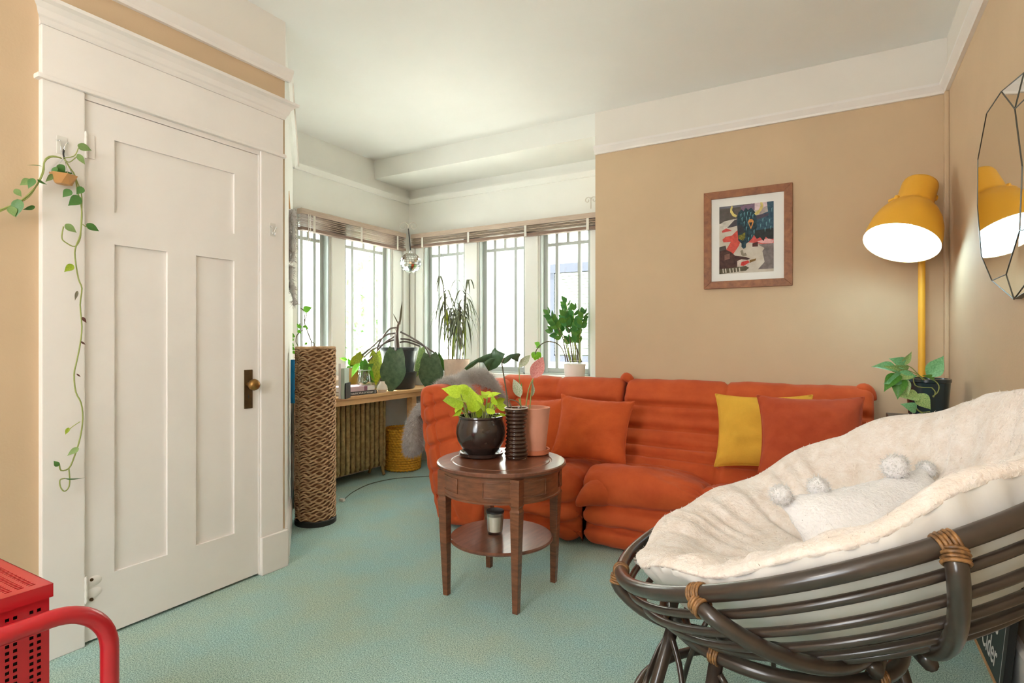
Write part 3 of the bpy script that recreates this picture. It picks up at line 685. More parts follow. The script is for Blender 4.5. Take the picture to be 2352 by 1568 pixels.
# candle jar on the lower shelf
cj = at(1137, 1222, F=2.64); cz = 0.247
can = thing('candle_jar', (cj.x, cj.y, cz), 'white candle in a clear glass with black lid on the lower table shelf', 'candle')
part('glass', MB().lathe([(0, cz), (0.034, cz), (0.036, cz + 0.004), (0.042, cz + 0.098), (0.0395, cz + 0.098), (0.0345, cz + 0.012), (0, cz + 0.012)], (cj.x, cj.y, 0), 32), M_CLEAR, can, smooth=True)
part('wax', MB().lathe([(0, cz + 0.0125), (0.0335, cz + 0.0125), (0.038, cz + 0.082), (0, cz + 0.084)], (cj.x, cj.y, 0), 32), mat('candle_wax', srgb(244, 236, 222), 0.5), can, smooth=True)
part('lid', MB().lathe([(0, cz + 0.108), (0.040, cz + 0.108), (0.0425, cz + 0.105), (0.0425, cz + 0.0985), (0, cz + 0.0985)], (cj.x, cj.y, 0), 32), M_BLACK, can, smooth=True)

# ------------------------------------------------------------------ plants on the side table
# neon pothos in a dark round pot
pc = at(1105, 1040, F=2.70); pc = Vector((pc.x, pc.y, TZ))
neon = thing('potted_pothos', tuple(pc), 'lime green leafy plant in a glossy dark brown round pot on the side table', 'plant')
part('saucer', MB().lathe([(0, TZ + 0.001), (0.085, TZ + 0.001), (0.104, TZ + 0.008), (0.107, TZ + 0.022), (0.102, TZ + 0.022), (0.09, TZ + 0.010), (0, TZ + 0.009)], (pc.x, pc.y, 0), 48), M_DARKPOT, neon, smooth=True)
part('pot', MB().lathe([(0, TZ + 0.011), (0.07, TZ + 0.011), (0.078, TZ + 0.022), (0.092, TZ + 0.042), (0.112, TZ + 0.078), (0.119, TZ + 0.112), (0.116, TZ + 0.145), (0.106, TZ + 0.172), (0.104, TZ + 0.180), (0.108, TZ + 0.186), (0.107, TZ + 0.193), (0.100, TZ + 0.193), (0.098, TZ + 0.17), (0.0, TZ + 0.165)], (pc.x, pc.y, 0), 56), M_DARKPOT, neon, smooth=True)
soil(neon, pc, 0.096, TZ + 0.168)
nl = [lm('heart', M_NEON, fold=0.35, bend=0.22), lm('heart', M_NEON, fold=0.15, bend=0.4), lm('long', M_NEON, fold=0.4, bend=0.2)]
NEON = [((1058, 905), (1018, 890), 20), ((1062, 918), (1012, 934), -35), ((1055, 912), (1062, 885), 50), ((1075, 925), (1030, 900), 60), ((1078, 905), (1040, 888), -10),
        ((1082, 935), (1070, 900), -30), ((1090, 945), (1084, 890), 25), ((1095, 940), (1078, 910), -60), ((1100, 935), (1095, 900), 40), ((1110, 925), (1092, 905), -25),
        ((1118, 915), (1108, 893), 35), ((1120, 912), (1150, 898), -50), ((1130, 905), (1108, 902), 60), ((1128, 925), (1118, 950), 20), ((1140, 930), (1128, 908), -40),
        ((1135, 925), (1165, 918), 30), ((1142, 935), (1172, 930), -30), ((1148, 948), (1166, 958), 45), ((1140, 955), (1158, 968), 10), ((1052, 935), (1050, 958), 40),
        ((1060, 940), (1042, 958), -40), ((1105, 955), (1094, 935), 15), ((1122, 950), (1136, 932), -15), ((1068, 950), (1078, 930), 60), ((1085, 915), (1066, 895), 0), ((1112, 945), (1104, 915), 70)]
for i, (a, b, rl) in enumerate(NEON):
    dz = ((i * 37) % 11 - 5) * 0.016
    leaf2(nl[i % 3], a, b, 2.68 + dz, neon, dF=((i * 13) % 7 - 3) * 0.012, roll=rl, width=1.0 + 0.15 * (i % 3))
    st = at(1105 + (a[0] - 1105) * 0.62, 962, F=2.70 + dz * 0.5)
    part('stem', MB().tube(smooth_path([Vector((st.x, st.y, TZ + 0.168)), (Vector((st.x, st.y, TZ + 0.168)) + at(*a, F=2.68 + dz)) / 2 + Vector((0, 0, 0.012)), at(*a, F=2.68 + dz)], 8), 0.0022, 5), M_STEM, neon, smooth='all', fix=False)
# amber ribbed vase with a cut leaf
vc = at(1186, 1052, F=2.64); vc = Vector((vc.x, vc.y, TZ))
vase = thing('ribbed_vase', tuple(vc), 'smoky brown ribbed glass vase between the two pots on the side table', 'vase')
prof = []
for k in range(97):
    t = k / 96; z = TZ + 0.001 + 0.234 * t
    r = float(np.interp(t, [0, 0.06, 0.2, 0.42, 0.62, 0.8, 0.93, 1.0], [0.050, 0.054, 0.052, 0.047, 0.044, 0.049, 0.053, 0.055])) + 0.0026 * math.sin(t * 2 * math.pi * 13) * (0.04 < t < 0.95)
    prof.append((r, z))
prof = [(0, TZ + 0.001)] + prof + [(r - 0.004, z) for r, z in reversed(prof[2:])] + [(0, TZ + 0.012)]
part('glass', MB().lathe(prof, (vc.x, vc.y, 0), 40), M_AMBER, vase, smooth='all')
part('rim', MB().tube([(vc.x + 0.0535 * math.cos(a), vc.y + 0.0535 * math.sin(a), TZ + 0.2355) for a in np.linspace(0, 2 * math.pi, 37)[:-1]], 0.003, 6, closed=True), mat('pale_glass_rim', srgb(206, 190, 178), 0.1), vase, smooth='all', fix=False)
cut = thing('monstera_cutting', (vc.x, vc.y, TZ + 0.01), 'green split leaf cutting standing in the brown ribbed vase', 'plant')
stem2([(1166, 1010), (1166, 965), (1166, 925), (1160, 880), (1155, 850), (1153, 832), (1158, 822)], 2.66, [0.0032] * 24, M_STEMD, cut)
stem2([(1180, 950), (1170, 922), (1176, 918), (1190, 924), (1200, 940)], 2.62, 0.0025, M_STEMD, cut, name='aerial_root')
def flat_leaf(name, px, F, m, parent, dF=None, th=0.0015):
    """irregular lobed blade; outline measured on the photo, bent in depth"""
    c = (sum(p[0] for p in px) / len(px), sum(p[1] for p in px) / len(px))
    vs = []
    for p in px: vs.append(at(p[0], p[1], F=F + (dF(p[0], p[1]) if dF else 0)))
    bm = bmesh.new(); bv = [bm.verts.new(v) for v in vs]; f = bm.faces.new(bv)
    bmesh.ops.triangulate(bm, faces=[f]); bmesh.ops.subdivide_edges(bm, edges=bm.edges[:], cuts=1)
    bm.normal_update()
    ex = bmesh.ops.extrude_face_region(bm, geom=bm.faces[:])
    for v in [e for e in ex['geom'] if isinstance(e, bmesh.types.BMVert)]: v.co += to_cam(v.co) * -th
    bmesh.ops.recalc_face_normals(bm, faces=bm.faces)
    me = bpy.data.meshes.new(name); bm.to_mesh(me); bm.free(); me.materials.append(m)
    me.polygons.foreach_set('use_smooth', [True] * len(me.polygons))
    return link(name, me, parent)
flat_leaf('leaf', [(1153, 830), (1148, 838), (1140, 845), (1128, 850), (1122, 852), (1125, 840), (1132, 828), (1138, 822), (1126, 822), (1120, 826), (1110, 832), (1098, 832), (1086, 842), (1072, 850), (1066, 846), (1078, 834), (1095, 824), (1112, 816), (1128, 810), (1132, 802), (1137, 798), (1142, 804), (1150, 808), (1160, 812), (1157, 820)], 2.66, M_DEEP, cut, dF=lambda x, y: -0.10 * max(0, (1130 - x) / 60) + 0.05 * max(0, (y - 825) / 25))
flat_leaf('leaf', [(1155, 824), (1163, 818), (1172, 813), (1182, 812), (1192, 810), (1196, 814), (1192, 822), (1190, 831), (1182, 824), (1174, 822), (1168, 820), (1173, 826), (1166, 832), (1158, 836), (1154, 834)], 2.67, M_DEEP, cut, dF=lambda x, y: 0.08 * max(0, (x - 1160) / 40))
# terracotta pot with pink and pale leaves
tc_ = at(1222, 1030, F=2.755); tc_ = Vector((tc_.x, tc_.y, TZ))
ter = thing('potted_aglaonema', tuple(tc_), 'pale terracotta pot holding thin stems with one pink leaf, on side table', 'plant')
part('saucer', MB().lathe([(0, TZ + 0.001), (0.074, TZ + 0.001), (0.083, TZ + 0.006), (0.086, TZ + 0.026), (0.080, TZ + 0.026), (0.074, TZ + 0.010), (0, TZ + 0.009)], (tc_.x, tc_.y, 0), 48), M_TERRA2, ter, smooth=True)
part('pot', MB().lathe([(0, TZ + 0.011), (0.062, TZ + 0.011), (0.066, TZ + 0.014), (0.088, TZ + 0.222), (0.088, TZ + 0.226), (0.080, TZ + 0.226), (0.078, TZ + 0.205), (0, TZ + 0.2)], (tc_.x, tc_.y, 0), 48), M_TERRA, ter, smooth=True)
soil(ter, tc_, 0.077, TZ + 0.202)
stem2([(1216, 948), (1219, 915), (1222, 890), (1224, 872)], 2.75, 0.003, M_STEM, ter)
stem2([(1206, 948), (1212, 905), (1219, 880), (1226, 868)], 2.76, 0.0028, M_STEM, ter)
stem2([(1198, 948), (1195, 905), (1193, 870), (1192, 843)], 2.78, 0.002, M_STEM, ter)
stem2([(1199, 948), (1196, 930), (1192, 915)], 2.74, 0.004, M_STEM, ter)
leaf2(lm('oval', M_PINKLEAF, fold=0.25, bend=0.12), (1222, 868), (1249, 820), 2.75, ter, roll=15, width=1.15, label='pink leaf with dark veins')
leaf2(lm('oval', M_PALEVAR, fold=0.2, bend=0.15), (1192, 843), (1218, 814), 2.78, ter, roll=-10, width=0.9)
leaf2(lm('oval', M_PALEVAR, fold=0.3, bend=0.1), (1195, 912), (1180, 870), 2.73, ter, roll=10, width=0.95)
leaf2(lm('long', M_GREEN, fold=0.3, bend=0.1), (1199, 905), (1196, 878), 2.735, ter, roll=-50)
leaf2(lm('long', M_PALEVAR, fold=0.4, bend=0.1), (1222, 910), (1224, 872), 2.74, ter, roll=60)

# ------------------------------------------------------------------ papasan chair
PC = Vector((-0.02, 1.609, 0.755)); PT = math.radians(24.2); PR = 0.55
PN = Vector((-math.sin(PT), 0, math.cos(PT))); PE1 = Vector((math.cos(PT), 0, math.sin(PT))); PE2 = Vector((0, 1, 0))
def pb(r, phi, d): a = math.radians(phi); return PC + r * (math.cos(a) * PE1 + math.sin(a) * PE2) + d * PN
def rb(d): return PR * math.sqrt(max(0, 1 - (d / 0.285) ** 2))
pap = thing('papasan_chair', (-0.09, 1.57, 0), 'round dark rattan bowl chair on a splayed base in the right foreground', 'chair')
part('rim', MB().tube([pb(PR, a, 0) for a in range(0, 360, 3)], 0.0165, 12, closed=True), M_RATTAN, pap, smooth='all', fix=False)
for d in (-0.042, -0.085, -0.128, -0.168, -0.203, -0.232):
    part('hoop', MB().tube([pb(rb(d), a, d) for a in range(0, 360, 4)], 0.0088, 8, closed=True), M_RATTAN, pap, smooth='all', fix=False)
part('bottom_ring', MB().tube([pb(0.20, a, -0.268) for a in range(0, 360, 8)], 0.014, 8, closed=True), M_RATTAN, pap, smooth='all', fix=False)
def binding(c, ax, r, parent, turns=5, pitch=0.0062):
    ax = Vector(ax).normalized(); x = ax.orthogonal().normalized(); y = ax.cross(x); mb = MB()
    for k in range(turns):
        o = Vector(c) + ax * (k - (turns - 1) / 2) * pitch
        mb.tube([o + (x * math.cos(a) + y * math.sin(a)) * (r + 0.001 * (k % 2)) for a in np.linspace(0, 2 * math.pi, 21)[:-1]], 0.0034, 5, closed=True)
    return part('binding', mb, M_WRAP, parent, smooth='all', fix=False, label='tan rattan binding')
RIBS = (245, 289, 200, 150, 20, 90)
TWIST = {245: 17, 289: -6}
for ph in RIBS:
    ds = [0.0, -0.03, -0.07, -0.115, -0.16, -0.2, -0.235, -0.262]
    P = smooth_path([pb(PR + 0.012, ph, -0.012)] + [pb(rb(d) + 0.026, ph + TWIST.get(ph, 0) * (d / -0.262) ** 0.8, d) for d in ds[1:]] + [pb(0.27, ph + TWIST.get(ph, 0), -0.284), pb(0.20, ph + TWIST.get(ph, 0), -0.288)], 30)
    part('rib', MB().tube(P, 0.0155, 10), M_RATTAN, pap, smooth='all', fix=False)
    tgt = (pb(PR, ph + 1, 0) - pb(PR, ph - 1, 0)).normalized()
    binding(pb(PR, ph, 0), tgt, 0.0175, pap)
    binding(P[1], P[3] - P[1], 0.0168, pap, 4)
# splayed base
bc = Vector((-0.13, 1.53, 0)); BZ = 0.452
def bp(r, a, z): a = math.radians(a); return Vector((bc.x + r * math.cos(a), bc.y + r * math.sin(a), z))
part('base_ring', MB().tube([bp(0.252, a, BZ) for a in range(0, 360, 6)], 0.0165, 10, closed=True), M_RATTAN, pap, smooth='all', fix=False)
part('base_ring', MB().tube([bp(0.345, a, 0.20) for a in range(0, 360, 6)], 0.014, 10, closed=True), M_RATTAN, pap, smooth='all', fix=False)
part('base_ring', MB().tube([bp(0.375, a, 0.018) for a in range(0, 360, 6)], 0.0165, 10, closed=True), M_RATTAN, pap, smooth='all', fix=False)
legs = (20, 75, 125, 207, 246, 322)
for k, a in enumerate(legs):
    part('leg', MB().tube([bp(0.25, a, BZ - 0.005), bp(0.315, a, 0.22), bp(0.372, a, 0.02)], 0.0155, 10), M_RATTAN, pap, smooth='all', fix=False)
    b = legs[(k + 1) % len(legs)]; b = b + 360 if b < a else b
    P = smooth_path([bp(0.262, a + 3, 0.42), bp(0.255, a + 12, 0.36), bp(0.268, a + 20, 0.29), bp(0.30, a + 22, 0.20), bp(0.36, a + 20, 0.03)], 14)
    part('brace', MB().tube(P, 0.0075, 7), M_RATTAN, pap, smooth='all', fix=False)
    P = smooth_path([bp(0.33, a + 10, 0.21), bp(0.31, a + 12, 0.28), bp(0.298, (a + b) / 2, 0.305), bp(0.31, b - 9, 0.28), bp(0.33, b - 7, 0.21)], 16)
    part('arch', MB().tube(P, 0.0075, 7), M_RATTAN, pap, smooth='all', fix=False)
    binding(bp(0.252, a, BZ), bp(0.252, a + 2, BZ) - bp(0.252, a - 2, BZ), 0.018, pap, 4)

# the big cushion: plush top, plain cotton underside
pcu = thing('papasan_cushion', tuple(pb(0, 0, -0.24)), 'huge round cream plush cushion with cotton underside filling the rattan bowl chair', 'cushion')
NA = 180
def crow(prof, fn, n=NA):
    P = []
    for i, (r, d) in enumerate(prof):
        P.append([pb(*fn(r, 360 * k / n, d, i)) for k in range(n + 1)])
    return P
LIP = lambda a: 0.012 * math.sin(math.radians(a) * 5 + 0.7) + 0.009 * math.sin(math.radians(a) * 11 + 1.1)
def lipscale(a): return 0.72 + 0.36 * math.cos(math.radians(a - 12))   # thicker behind and at the back rest
def fn_under(r, a, d, i):
    w = 0.011 * noise.noise(Vector((math.cos(math.radians(a)) * 7, math.sin(math.radians(a)) * 7, d * 16))) * min(1, r / 0.2)
    if d > -0.03: w += 0.006 * math.sin(math.radians(a) * 60 + 2 * math.sin(math.radians(a) * 9)) * max(0, (d + 0.03) / 0.08)
    dd_ = d + (LIP(a) * max(0, (d + 0.02) / 0.09) if d > -0.02 else 0)
    if d > 0: dd_ = d * lipscale(a) + LIP(a) * 0.8
    return (r + w + shrink(a) * max(0, min(1, (r - 0.3) / 0.2)), a, dd_)
def shrink(a): return -0.030 * max(0, math.cos(math.radians(a - 190))) ** 2
under = [(0, -0.245), (0.12, -0.243), (0.22, -0.236), (0.30, -0.214), (0.365, -0.182), (0.42, -0.142), (0.462, -0.10), (0.492, -0.06), (0.512, -0.025), (0.522, 0.005), (0.526, 0.03), (0.5265, 0.050)]
part('cotton_underside', MB().grid(crow(under, fn_under)), M_COTTON, pcu, smooth='all', fix=False)
def fn_top(r, a, d, i):
    ra = math.radians(a); t = min(1, r / 0.48)
    seg = abs(math.sin(ra * 4 + 0.5)); groove = 0.036 * math.exp(-(seg / 0.16) ** 2) * (math.sin(math.pi * min(1, r / 0.52)) ** 0.7)
    puck = 0.011 * math.sin(ra * 34 + 3 * math.sin(ra * 7)) * math.exp(-((r - 0.40) / 0.09) ** 2) * (0.35 + 0.65 * (math.sin(ra * 3 + 1) > -0.3)) + 0.012 * noise.noise(Vector((r * 9 * math.cos(ra), r * 9 * math.sin(ra), 4)))
    wv = 0.0
    if r > 0.40: wv = LIP(a) * min(0.8, (r - 0.40) / 0.12)
    sc = lipscale(a) if d > 0 else 1
    return (r - 0.010 * (i > 9) * (seg < 0.2) * (i < 36) + shrink(a) * max(0, min(1, (r - 0.3) / 0.2)), a, d * sc - groove + puck * (r < 0.5) + wv)
top = [(0, -0.135), (0.08, -0.134), (0.16, -0.126), (0.24, -0.105), (0.30, -0.08), (0.35, -0.05), (0.39, -0.015), (0.42, 0.02), (0.445, 0.042), (0.465, 0.060), (0.485, 0.073), (0.505, 0.077), (0.520, 0.071), (0.529, 0.058), (0.5275, 0.046)]
top = [tuple(p[:2]) for p in smooth_path([(r, d, 0) for r, d in top], 44)]
pt = part('plush_top', MB().grid(crow(top, fn_top)), M_FLEECE, pcu, smooth='all', fix=False)
fur_mesh('plush_pile', pt.data, 60000, 0.0085, 0.0022, M_FLEECE, pcu, droop=0.1, spread=1.3, seed=8)

# white pom-pom cushion lying in it
ppc = at(2050, 1245, F=1.34)
pom = pillow('pompom_cushion', ppc, RIGHT * 0.95 + UP * 0.14 + FWD * 0.16, FWD * 0.55 - RIGHT * 0.12 + UP * 0.62, 0.43, 0.32, 0.15, M_FLEECE_W, 'white fluffy cushion with pom-poms lying in the round papasan chair', seed=33, wr=0.016, pinch=0.07, seam=False)
fur_mesh('pile', pom.children[0].data, 22000, 0.008, 0.002, M_FLEECE_W, pom, droop=0.1, spread=1.3, seed=9)
pxv = (RIGHT * 0.95 + UP * 0.14 + FWD * 0.16).normalized(); pyv = FWD * 0.55 - RIGHT * 0.12 + UP * 0.62; pyv = (pyv - pxv * pyv.dot(pxv)).normalized(); pzv = pxv.cross(pyv)
for k, (a_, b_, dz, r) in enumerate(((-0.98, 0.98, 0.02, 0.028), (-0.48, 1.0, 0.015, 0.028), (0.46, 0.98, 0.045, 0.034), (1.0, 0.95, 0.0, 0.024))):
    c = ppc + pxv * (a_ * 0.215) + pyv * (b_ * 0.16) + pzv * dz
    core = MB(); nn = 22
    core.grid([[c + Vector((math.sin(t) * math.cos(q), math.sin(t) * math.sin(q), math.cos(t))) * r * (0.86 + 0.16 * noise.noise(Vector((math.sin(t) * math.cos(q) * 5 + k, math.sin(t) * math.sin(q) * 5, math.cos(t) * 5)))) for q in np.linspace(0, 2 * math.pi, nn + 1)] for t in np.linspace(0, math.pi, nn // 2 + 1)])
    pc_ = part('pompom', core, M_FLEECE_W, pom, smooth='all')
    fur_mesh('pompom_yarn', pc_.data, 420, r * 0.38, 0.0022, M_FLUFF, pom, droop=0.0, spread=0.9, seed=70 + k)

# ------------------------------------------------------------------ yellow floor lamp
lp = at(2117, 700, F=3.03)
lamp = thing('floor_lamp', (lp.x, lp.y, 0), 'tall yellow metal floor lamp with big lit dome shade in the corner', 'lamp')
part('base', MB().lathe([(0, 0.0), (0.13, 0.0), (0.135, 0.006), (0.13, 0.018), (0.03, 0.026), (0, 0.027)], (lp.x, lp.y, 0), 40), M_YLAMP, lamp, smooth=True)
oc = at(2069, 559, F=2.86); axv = (RIGHT * 0.438 + UP * 0.867 + FWD * 0.236).normalized()
ql = axv.to_track_quat('Z', 'Y').to_matrix().to_4x4(); ML = Matrix.Translation(oc) @ ql
yk = oc + axv * 0.30
part('pole', MB().tube([(lp.x, lp.y, 0.02), (lp.x, lp.y, 0.95), (lp.x, lp.y, yk.z - 0.02)], 0.0165, 14), M_YLAMP, lamp, smooth=True)
part('pole_joint', MB().tube([(lp.x, lp.y, 1.0), (lp.x, lp.y, 1.003)], 0.0175, 14), M_YLAMP, lamp, smooth=True)
outer = [(0.169, 0.0), (0.166, 0.05), (0.158, 0.105), (0.142, 0.155), (0.118, 0.20), (0.098, 0.222), (0.088, 0.232), (0.084, 0.245), (0.081, 0.36), (0.077, 0.375), (0.066, 0.384), (0.0, 0.387)]
sh = part('shade', MB().lathe(outer, n=56, M=ML, caps=(False, False)), M_YLAMP, lamp, smooth=True)
inner = [(0.168, 0.001), (0.164, 0.05), (0.156, 0.103), (0.139, 0.153), (0.115, 0.197), (0.09, 0.22), (0.06, 0.226), (0.0, 0.228)]
part('shade_lining', MB().lathe(inner, n=56, M=ML, caps=(False, False)), M_LAMPIN, sh, smooth=True, label='white inside of the shade')
part('bulb', MB().lathe([(0, 0.05), (0.02, 0.053), (0.032, 0.07), (0.034, 0.085), (0.028, 0.105), (0.016, 0.125), (0.014, 0.165), (0, 0.166)], n=20, M=ML), mat('lit_bulb', (1, 1, 1), 0.5, emit=((0.86, 0.97, 1.0), 16)), lamp, smooth=True)
sideax = axv.cross(FWD).normalized()
for sgn in (-1, 1):
    k0 = oc + axv * 0.285 + RIGHT * sgn * 0.080
    part('knob', MB().lathe([(0.006, 0), (0.006, 0.012), (0.014, 0.013), (0.015, 0.024), (0.009, 0.028), (0, 0.028)], n=14, M=Matrix.Translation(k0) @ (RIGHT * sgn).to_track_quat('Z', 'Y').to_matrix().to_4x4()), M_YLAMP, lamp, smooth=True)
part('yoke', MB().tube(smooth_path([oc + axv * 0.285 - RIGHT * 0.095, oc + axv * 0.275 - RIGHT * 0.095 + FWD * 0.05, Vector((lp.x, lp.y, yk.z - 0.03)) - FWD * 0.03, oc + axv * 0.275 + RIGHT * 0.095 + FWD * 0.05, oc + axv * 0.285 + RIGHT * 0.095], 18), 0.008, 8), M_YLAMP, lamp, smooth='all', fix=False)
d = bpy.data.lights.new('lamp_bulb_light', 'POINT'); d.energy = 4.8; d.color = (0.52, 0.86, 1.0); d.shadow_soft_size = 0.09
o = bpy.data.objects.new('lamp_bulb_light', d); COL.objects.link(o); o.location = oc + axv * 0.035

# ------------------------------------------------------------------ small dark side table and trailing plant by the lamp
st = thing('plant_stand', (0.345, 3.24, 0), 'small dark wooden table in the corner under the trailing plant', 'table')
M_DARKW = mat('dark_stained_wood', srgb(58, 44, 38), 0.4, var=0.3, vscale=6)
part('tabletop', MB().box((0.205, 3.10, 0.765), (0.485, 3.385, 0.785)), M_DARKW, st, bevel=0.003)
for x in (0.22, 0.47):
    for y in (3.115, 3.37): part('leg', MB().box((x - 0.012, y - 0.012, 0), (x + 0.012, y + 0.012, 0.765)), M_DARKW, st, bevel=0.002)
part('lower_shelf', MB().box((0.215, 3.11, 0.20), (0.475, 3.375, 0.215)), M_DARKW, st)
tp = at(2131, 900, F=2.64); tpz = 0.785
tr = thing('potted_pothos', (tp.x, tp.y, tpz), 'variegated trailing plant in a glossy dark teal pot beside the yellow lamp pole', 'plant')
part('pot', MB().lathe([(0, tpz + 0.001), (0.07, tpz + 0.001), (0.075, tpz + 0.006), (0.086, tpz + 0.165), (0.090, tpz + 0.168), (0.090, tpz + 0.182), (0.083, tpz + 0.184), (0.080, tpz + 0.16), (0, tpz + 0.155)], (tp.x, tp.y, 0), 48), M_NAVYPOT, tr, smooth=True)
soil(tr, tp, 0.079, tpz + 0.158)
for pts in ([(2125, 872), (2105, 858), (2085, 850)], [(2120, 872), (2098, 848), (2082, 838)], [(2128, 872), (2100, 862), (2104, 886), (2140, 890)], [(2142, 870), (2156, 884), (2154, 900), (2142, 910)], [(2140, 890), (2148, 900), (2144, 912)],
            [(2140, 872), (2140, 868), (2146, 868)], [(2120, 950), (2108, 942), (2100, 930)], [(2136, 945), (2116, 946), (2104, 936)]):
    stem2([(x, y) for x, y in pts], 2.53, 0.0022, M_STEM, tr, n=12)
vl = [lm('heart', M_VAR, fold=0.25, bend=0.2), lm('heart', M_MINT, fold=0.3, bend=0.25), lm('heart', M_GREEN, fold=0.3, bend=0.25)]
for a, b, k, rl, wd in [((2060, 850), (2013, 833), 1, 55, .7), ((2080, 838), (2052, 824), 1, 20, .9), ((2072, 836), (2098, 810), 0, 40, .8), ((2085, 848), (2038, 846), 0, -30, .6), ((2062, 858), (2108, 868), 1, 20, 1.0), ((2070, 862), (2040, 882), 1, -30, .9),
                     ((2064, 860), (2030, 890), 2, 30, .8), ((2070, 868), (2060, 912), 2, 10, .9), ((2078, 870), (2088, 910), 0, -20, .6), ((2132, 862), (2172, 818), 1, 15, .95), ((2146, 872), (2128, 860), 2, 50, .6), ((2106, 906), (2140, 940), 0, -10, 1.05),
                     ((2110, 910), (2066, 905), 0, 30, .7), ((2104, 940), (2078, 928), 1, 20, .8), ((2092, 856), (2066, 870), 0, 10, .8)]:
    leaf2(vl[k], a, b, 2.52 + 0.01 * (rl % 5), tr, dF=-0.03, roll=rl, width=wd)

# ------------------------------------------------------------------ framed picture on the sofa wall
FX0, FX1, FZ0, FZ1 = -0.756, -0.241, 1.478, 2.097; fy = YS - 0.001
pic = thing('framed_picture', ((FX0 + FX1) / 2, fy, FZ0), 'framed print of a dark blue bull head with yellow horns on tan wall', 'picture')
fw = 0.046
for nm, a0, a1, z0, z1, mir in (('frame_side', FX0, FX0 + fw, FZ0, FZ1, 0), ('frame_side', FX1 - fw, FX1, FZ0, FZ1, 0), ('frame_top', FX0, FX1, FZ1 - fw, FZ1, 1), ('frame_bottom', FX0, FX1, FZ0, FZ0 + fw, 1)):
    mb = MB(); i0, i1 = (a0 + fw, a1 - fw) if mir else (a0, a1)
    if mir:
        up = nm == 'frame_top'; zo, zi = (z1, z0) if up else (z0, z1)
        q = [(a0, zo), (a1, zo), (a1 - fw, zi), (a0 + fw, zi)]
    else:
        left = a0 == FX0; xo, xi = (a0, a1) if left else (a1, a0)
        q = [(xo, z0), (xo, z1), (xi, z1 - fw), (xi, z0 + fw)]
    mb.add([(x, fy, z) for x, z in q] + [(x, fy - 0.022, z) for x, z in q], [(0, 1, 2, 3), (7, 6, 5, 4), (0, 4, 5, 1), (1, 5, 6, 2), (2, 6, 7, 3), (3, 7, 4, 0)])
    part(nm, mb, M_FRAMEWOOD, pic, bevel=0.002)
part('mat_board', MB().box((FX0 + 0.04, fy - 0.008, FZ0 + 0.04), (FX1 - 0.04, fy, FZ1 - 0.04)), M_PAPER, pic)
# print: box on the mat, then flat printed shapes
ax0, ax1, az0, az1 = FX0 + 0.094, FX1 - 0.104, FZ0 + 0.092, FZ1 - 0.098
part('print', MB().box((ax0, fy - 0.0088, az0), (ax1, fy - 0.008, az1)), mat('print_paper_ground', srgb(196, 184, 168), 0.8, var=0.25, vscale=16, col2=srgb(214, 206, 194)), pic)
_ar = 0
def art(pts, rgb, name='printed_shape', col2=None, vs=40):
    """pts in print units (0..1 across, 0..1 down)"""
    global _ar; _ar += 1
    y = fy - 0.0088 - 0.00012 * _ar
    P = [(ax0 + (ax1 - ax0) * min(1, max(0, u)), az1 - (az1 - az0) * min(1, max(0, v))) for u, v in pts]
    mb = MB().add([(x, y, z) for x, z in P] + [(x, y + 0.0001, z) for x, z in P], [tuple(range(len(P)))] + [tuple(range(2 * len(P) - 1, len(P) - 1, -1))] + [(k, (k + 1) % len(P), len(P) + (k + 1) % len(P), len(P) + k) for k in range(len(P))])
    nm = 'ink_%d_%d_%d' % rgb
    part(name, mb, mat(nm, srgb(*rgb), 0.8, var=0.2 if not col2 else 0.2, vscale=vs, col2=srgb(*col2) if col2 else None), pic, fix=True)
A = lambda s: [(float(p.split(',')[0]), float(p.split(',')[1])) for p in s.split()]
art(A('0,0 .62,0 .62,.12 .4,.2 .3,.2 .1,.26 0,.25'), (104, 94, 92), col2=(84, 82, 76))
art(A('0,.0 .45,0 .42,.03 0,.035'), (112, 112, 124))
art(A('.40,.02 .66,0 .66,.1 .42,.1'), (128, 104, 128))
art(A('.66,0 .92,0 .86,.1 .66,.1'), (222, 200, 206))
art(A('.74,.1 .9,.05 .95,.1 .92,.17 .75,.19'), (172, 160, 158))
art(A('.88,0 1,0 1,.47 .6,.45 .66,.2 .9,.14'), (72, 104, 122), col2=(40, 70, 90), vs=60)
art(A('.66,.18 .92,.16 .9,.2 .7,.24'), (84, 76, 92))
art(A('0,.26 .1,.22 .28,.2 .32,.24 .12,.34 0,.36'), (206, 200, 190))
art(A('.15,.32 .28,.22 .36,.2 .36,.3 .2,.32'), (78, 74, 80))
art(A('.05,.36 .13,.325 .2,.35 .24,.37 .06,.385'), (206, 82, 76))
art(A('.06,.49 .12,.45 .24,.44 .34,.37 .4,.45 .42,.5 .37,.6 .26,.72 .12,.66 .22,.53 .08,.53'), (208, 86, 74))
art(A('.52,.52 .6,.5 .7,.43 .72,.49 1,.47 1,.6 .8,.6 .55,.56'), (204, 88, 84))
art(A('.7,.56 .9,.52 1,.56 .98,.6 .8,.59'), (224, 170, 170))
art(A('.62,.58 .72,.56 .72,.63 .62,.63'), (92, 56, 54))
art(A('.72,.6 1,.6 1,.96 .72,.96 .84,.86 .8,.7 .84,.66'), (112, 102, 100), col2=(136, 128, 126))
art(A('.6,.4 1,.38 1,.54 .9,.53 .86,.5 .82,.56 .76,.5 .7,.52'), (50, 54, 56))
art(A('0,.6 .12,.58 .14,.64 0,.68'), (80, 76, 72))
art(A('0,.66 .12,.64 .22,.68 .3,.74 .5,.77 .58,.8 .36,.86 .34,.92 0,.95'), (92, 62, 56), col2=(62, 40, 40))
art(A('.1,.72 .2,.7 .2,.78 .1,.8'), (128, 92, 80))
art(A('.34,.82 .42,.8 .56,.82 .58,.85 .5,.93 .34,.93'), (206, 190, 178))
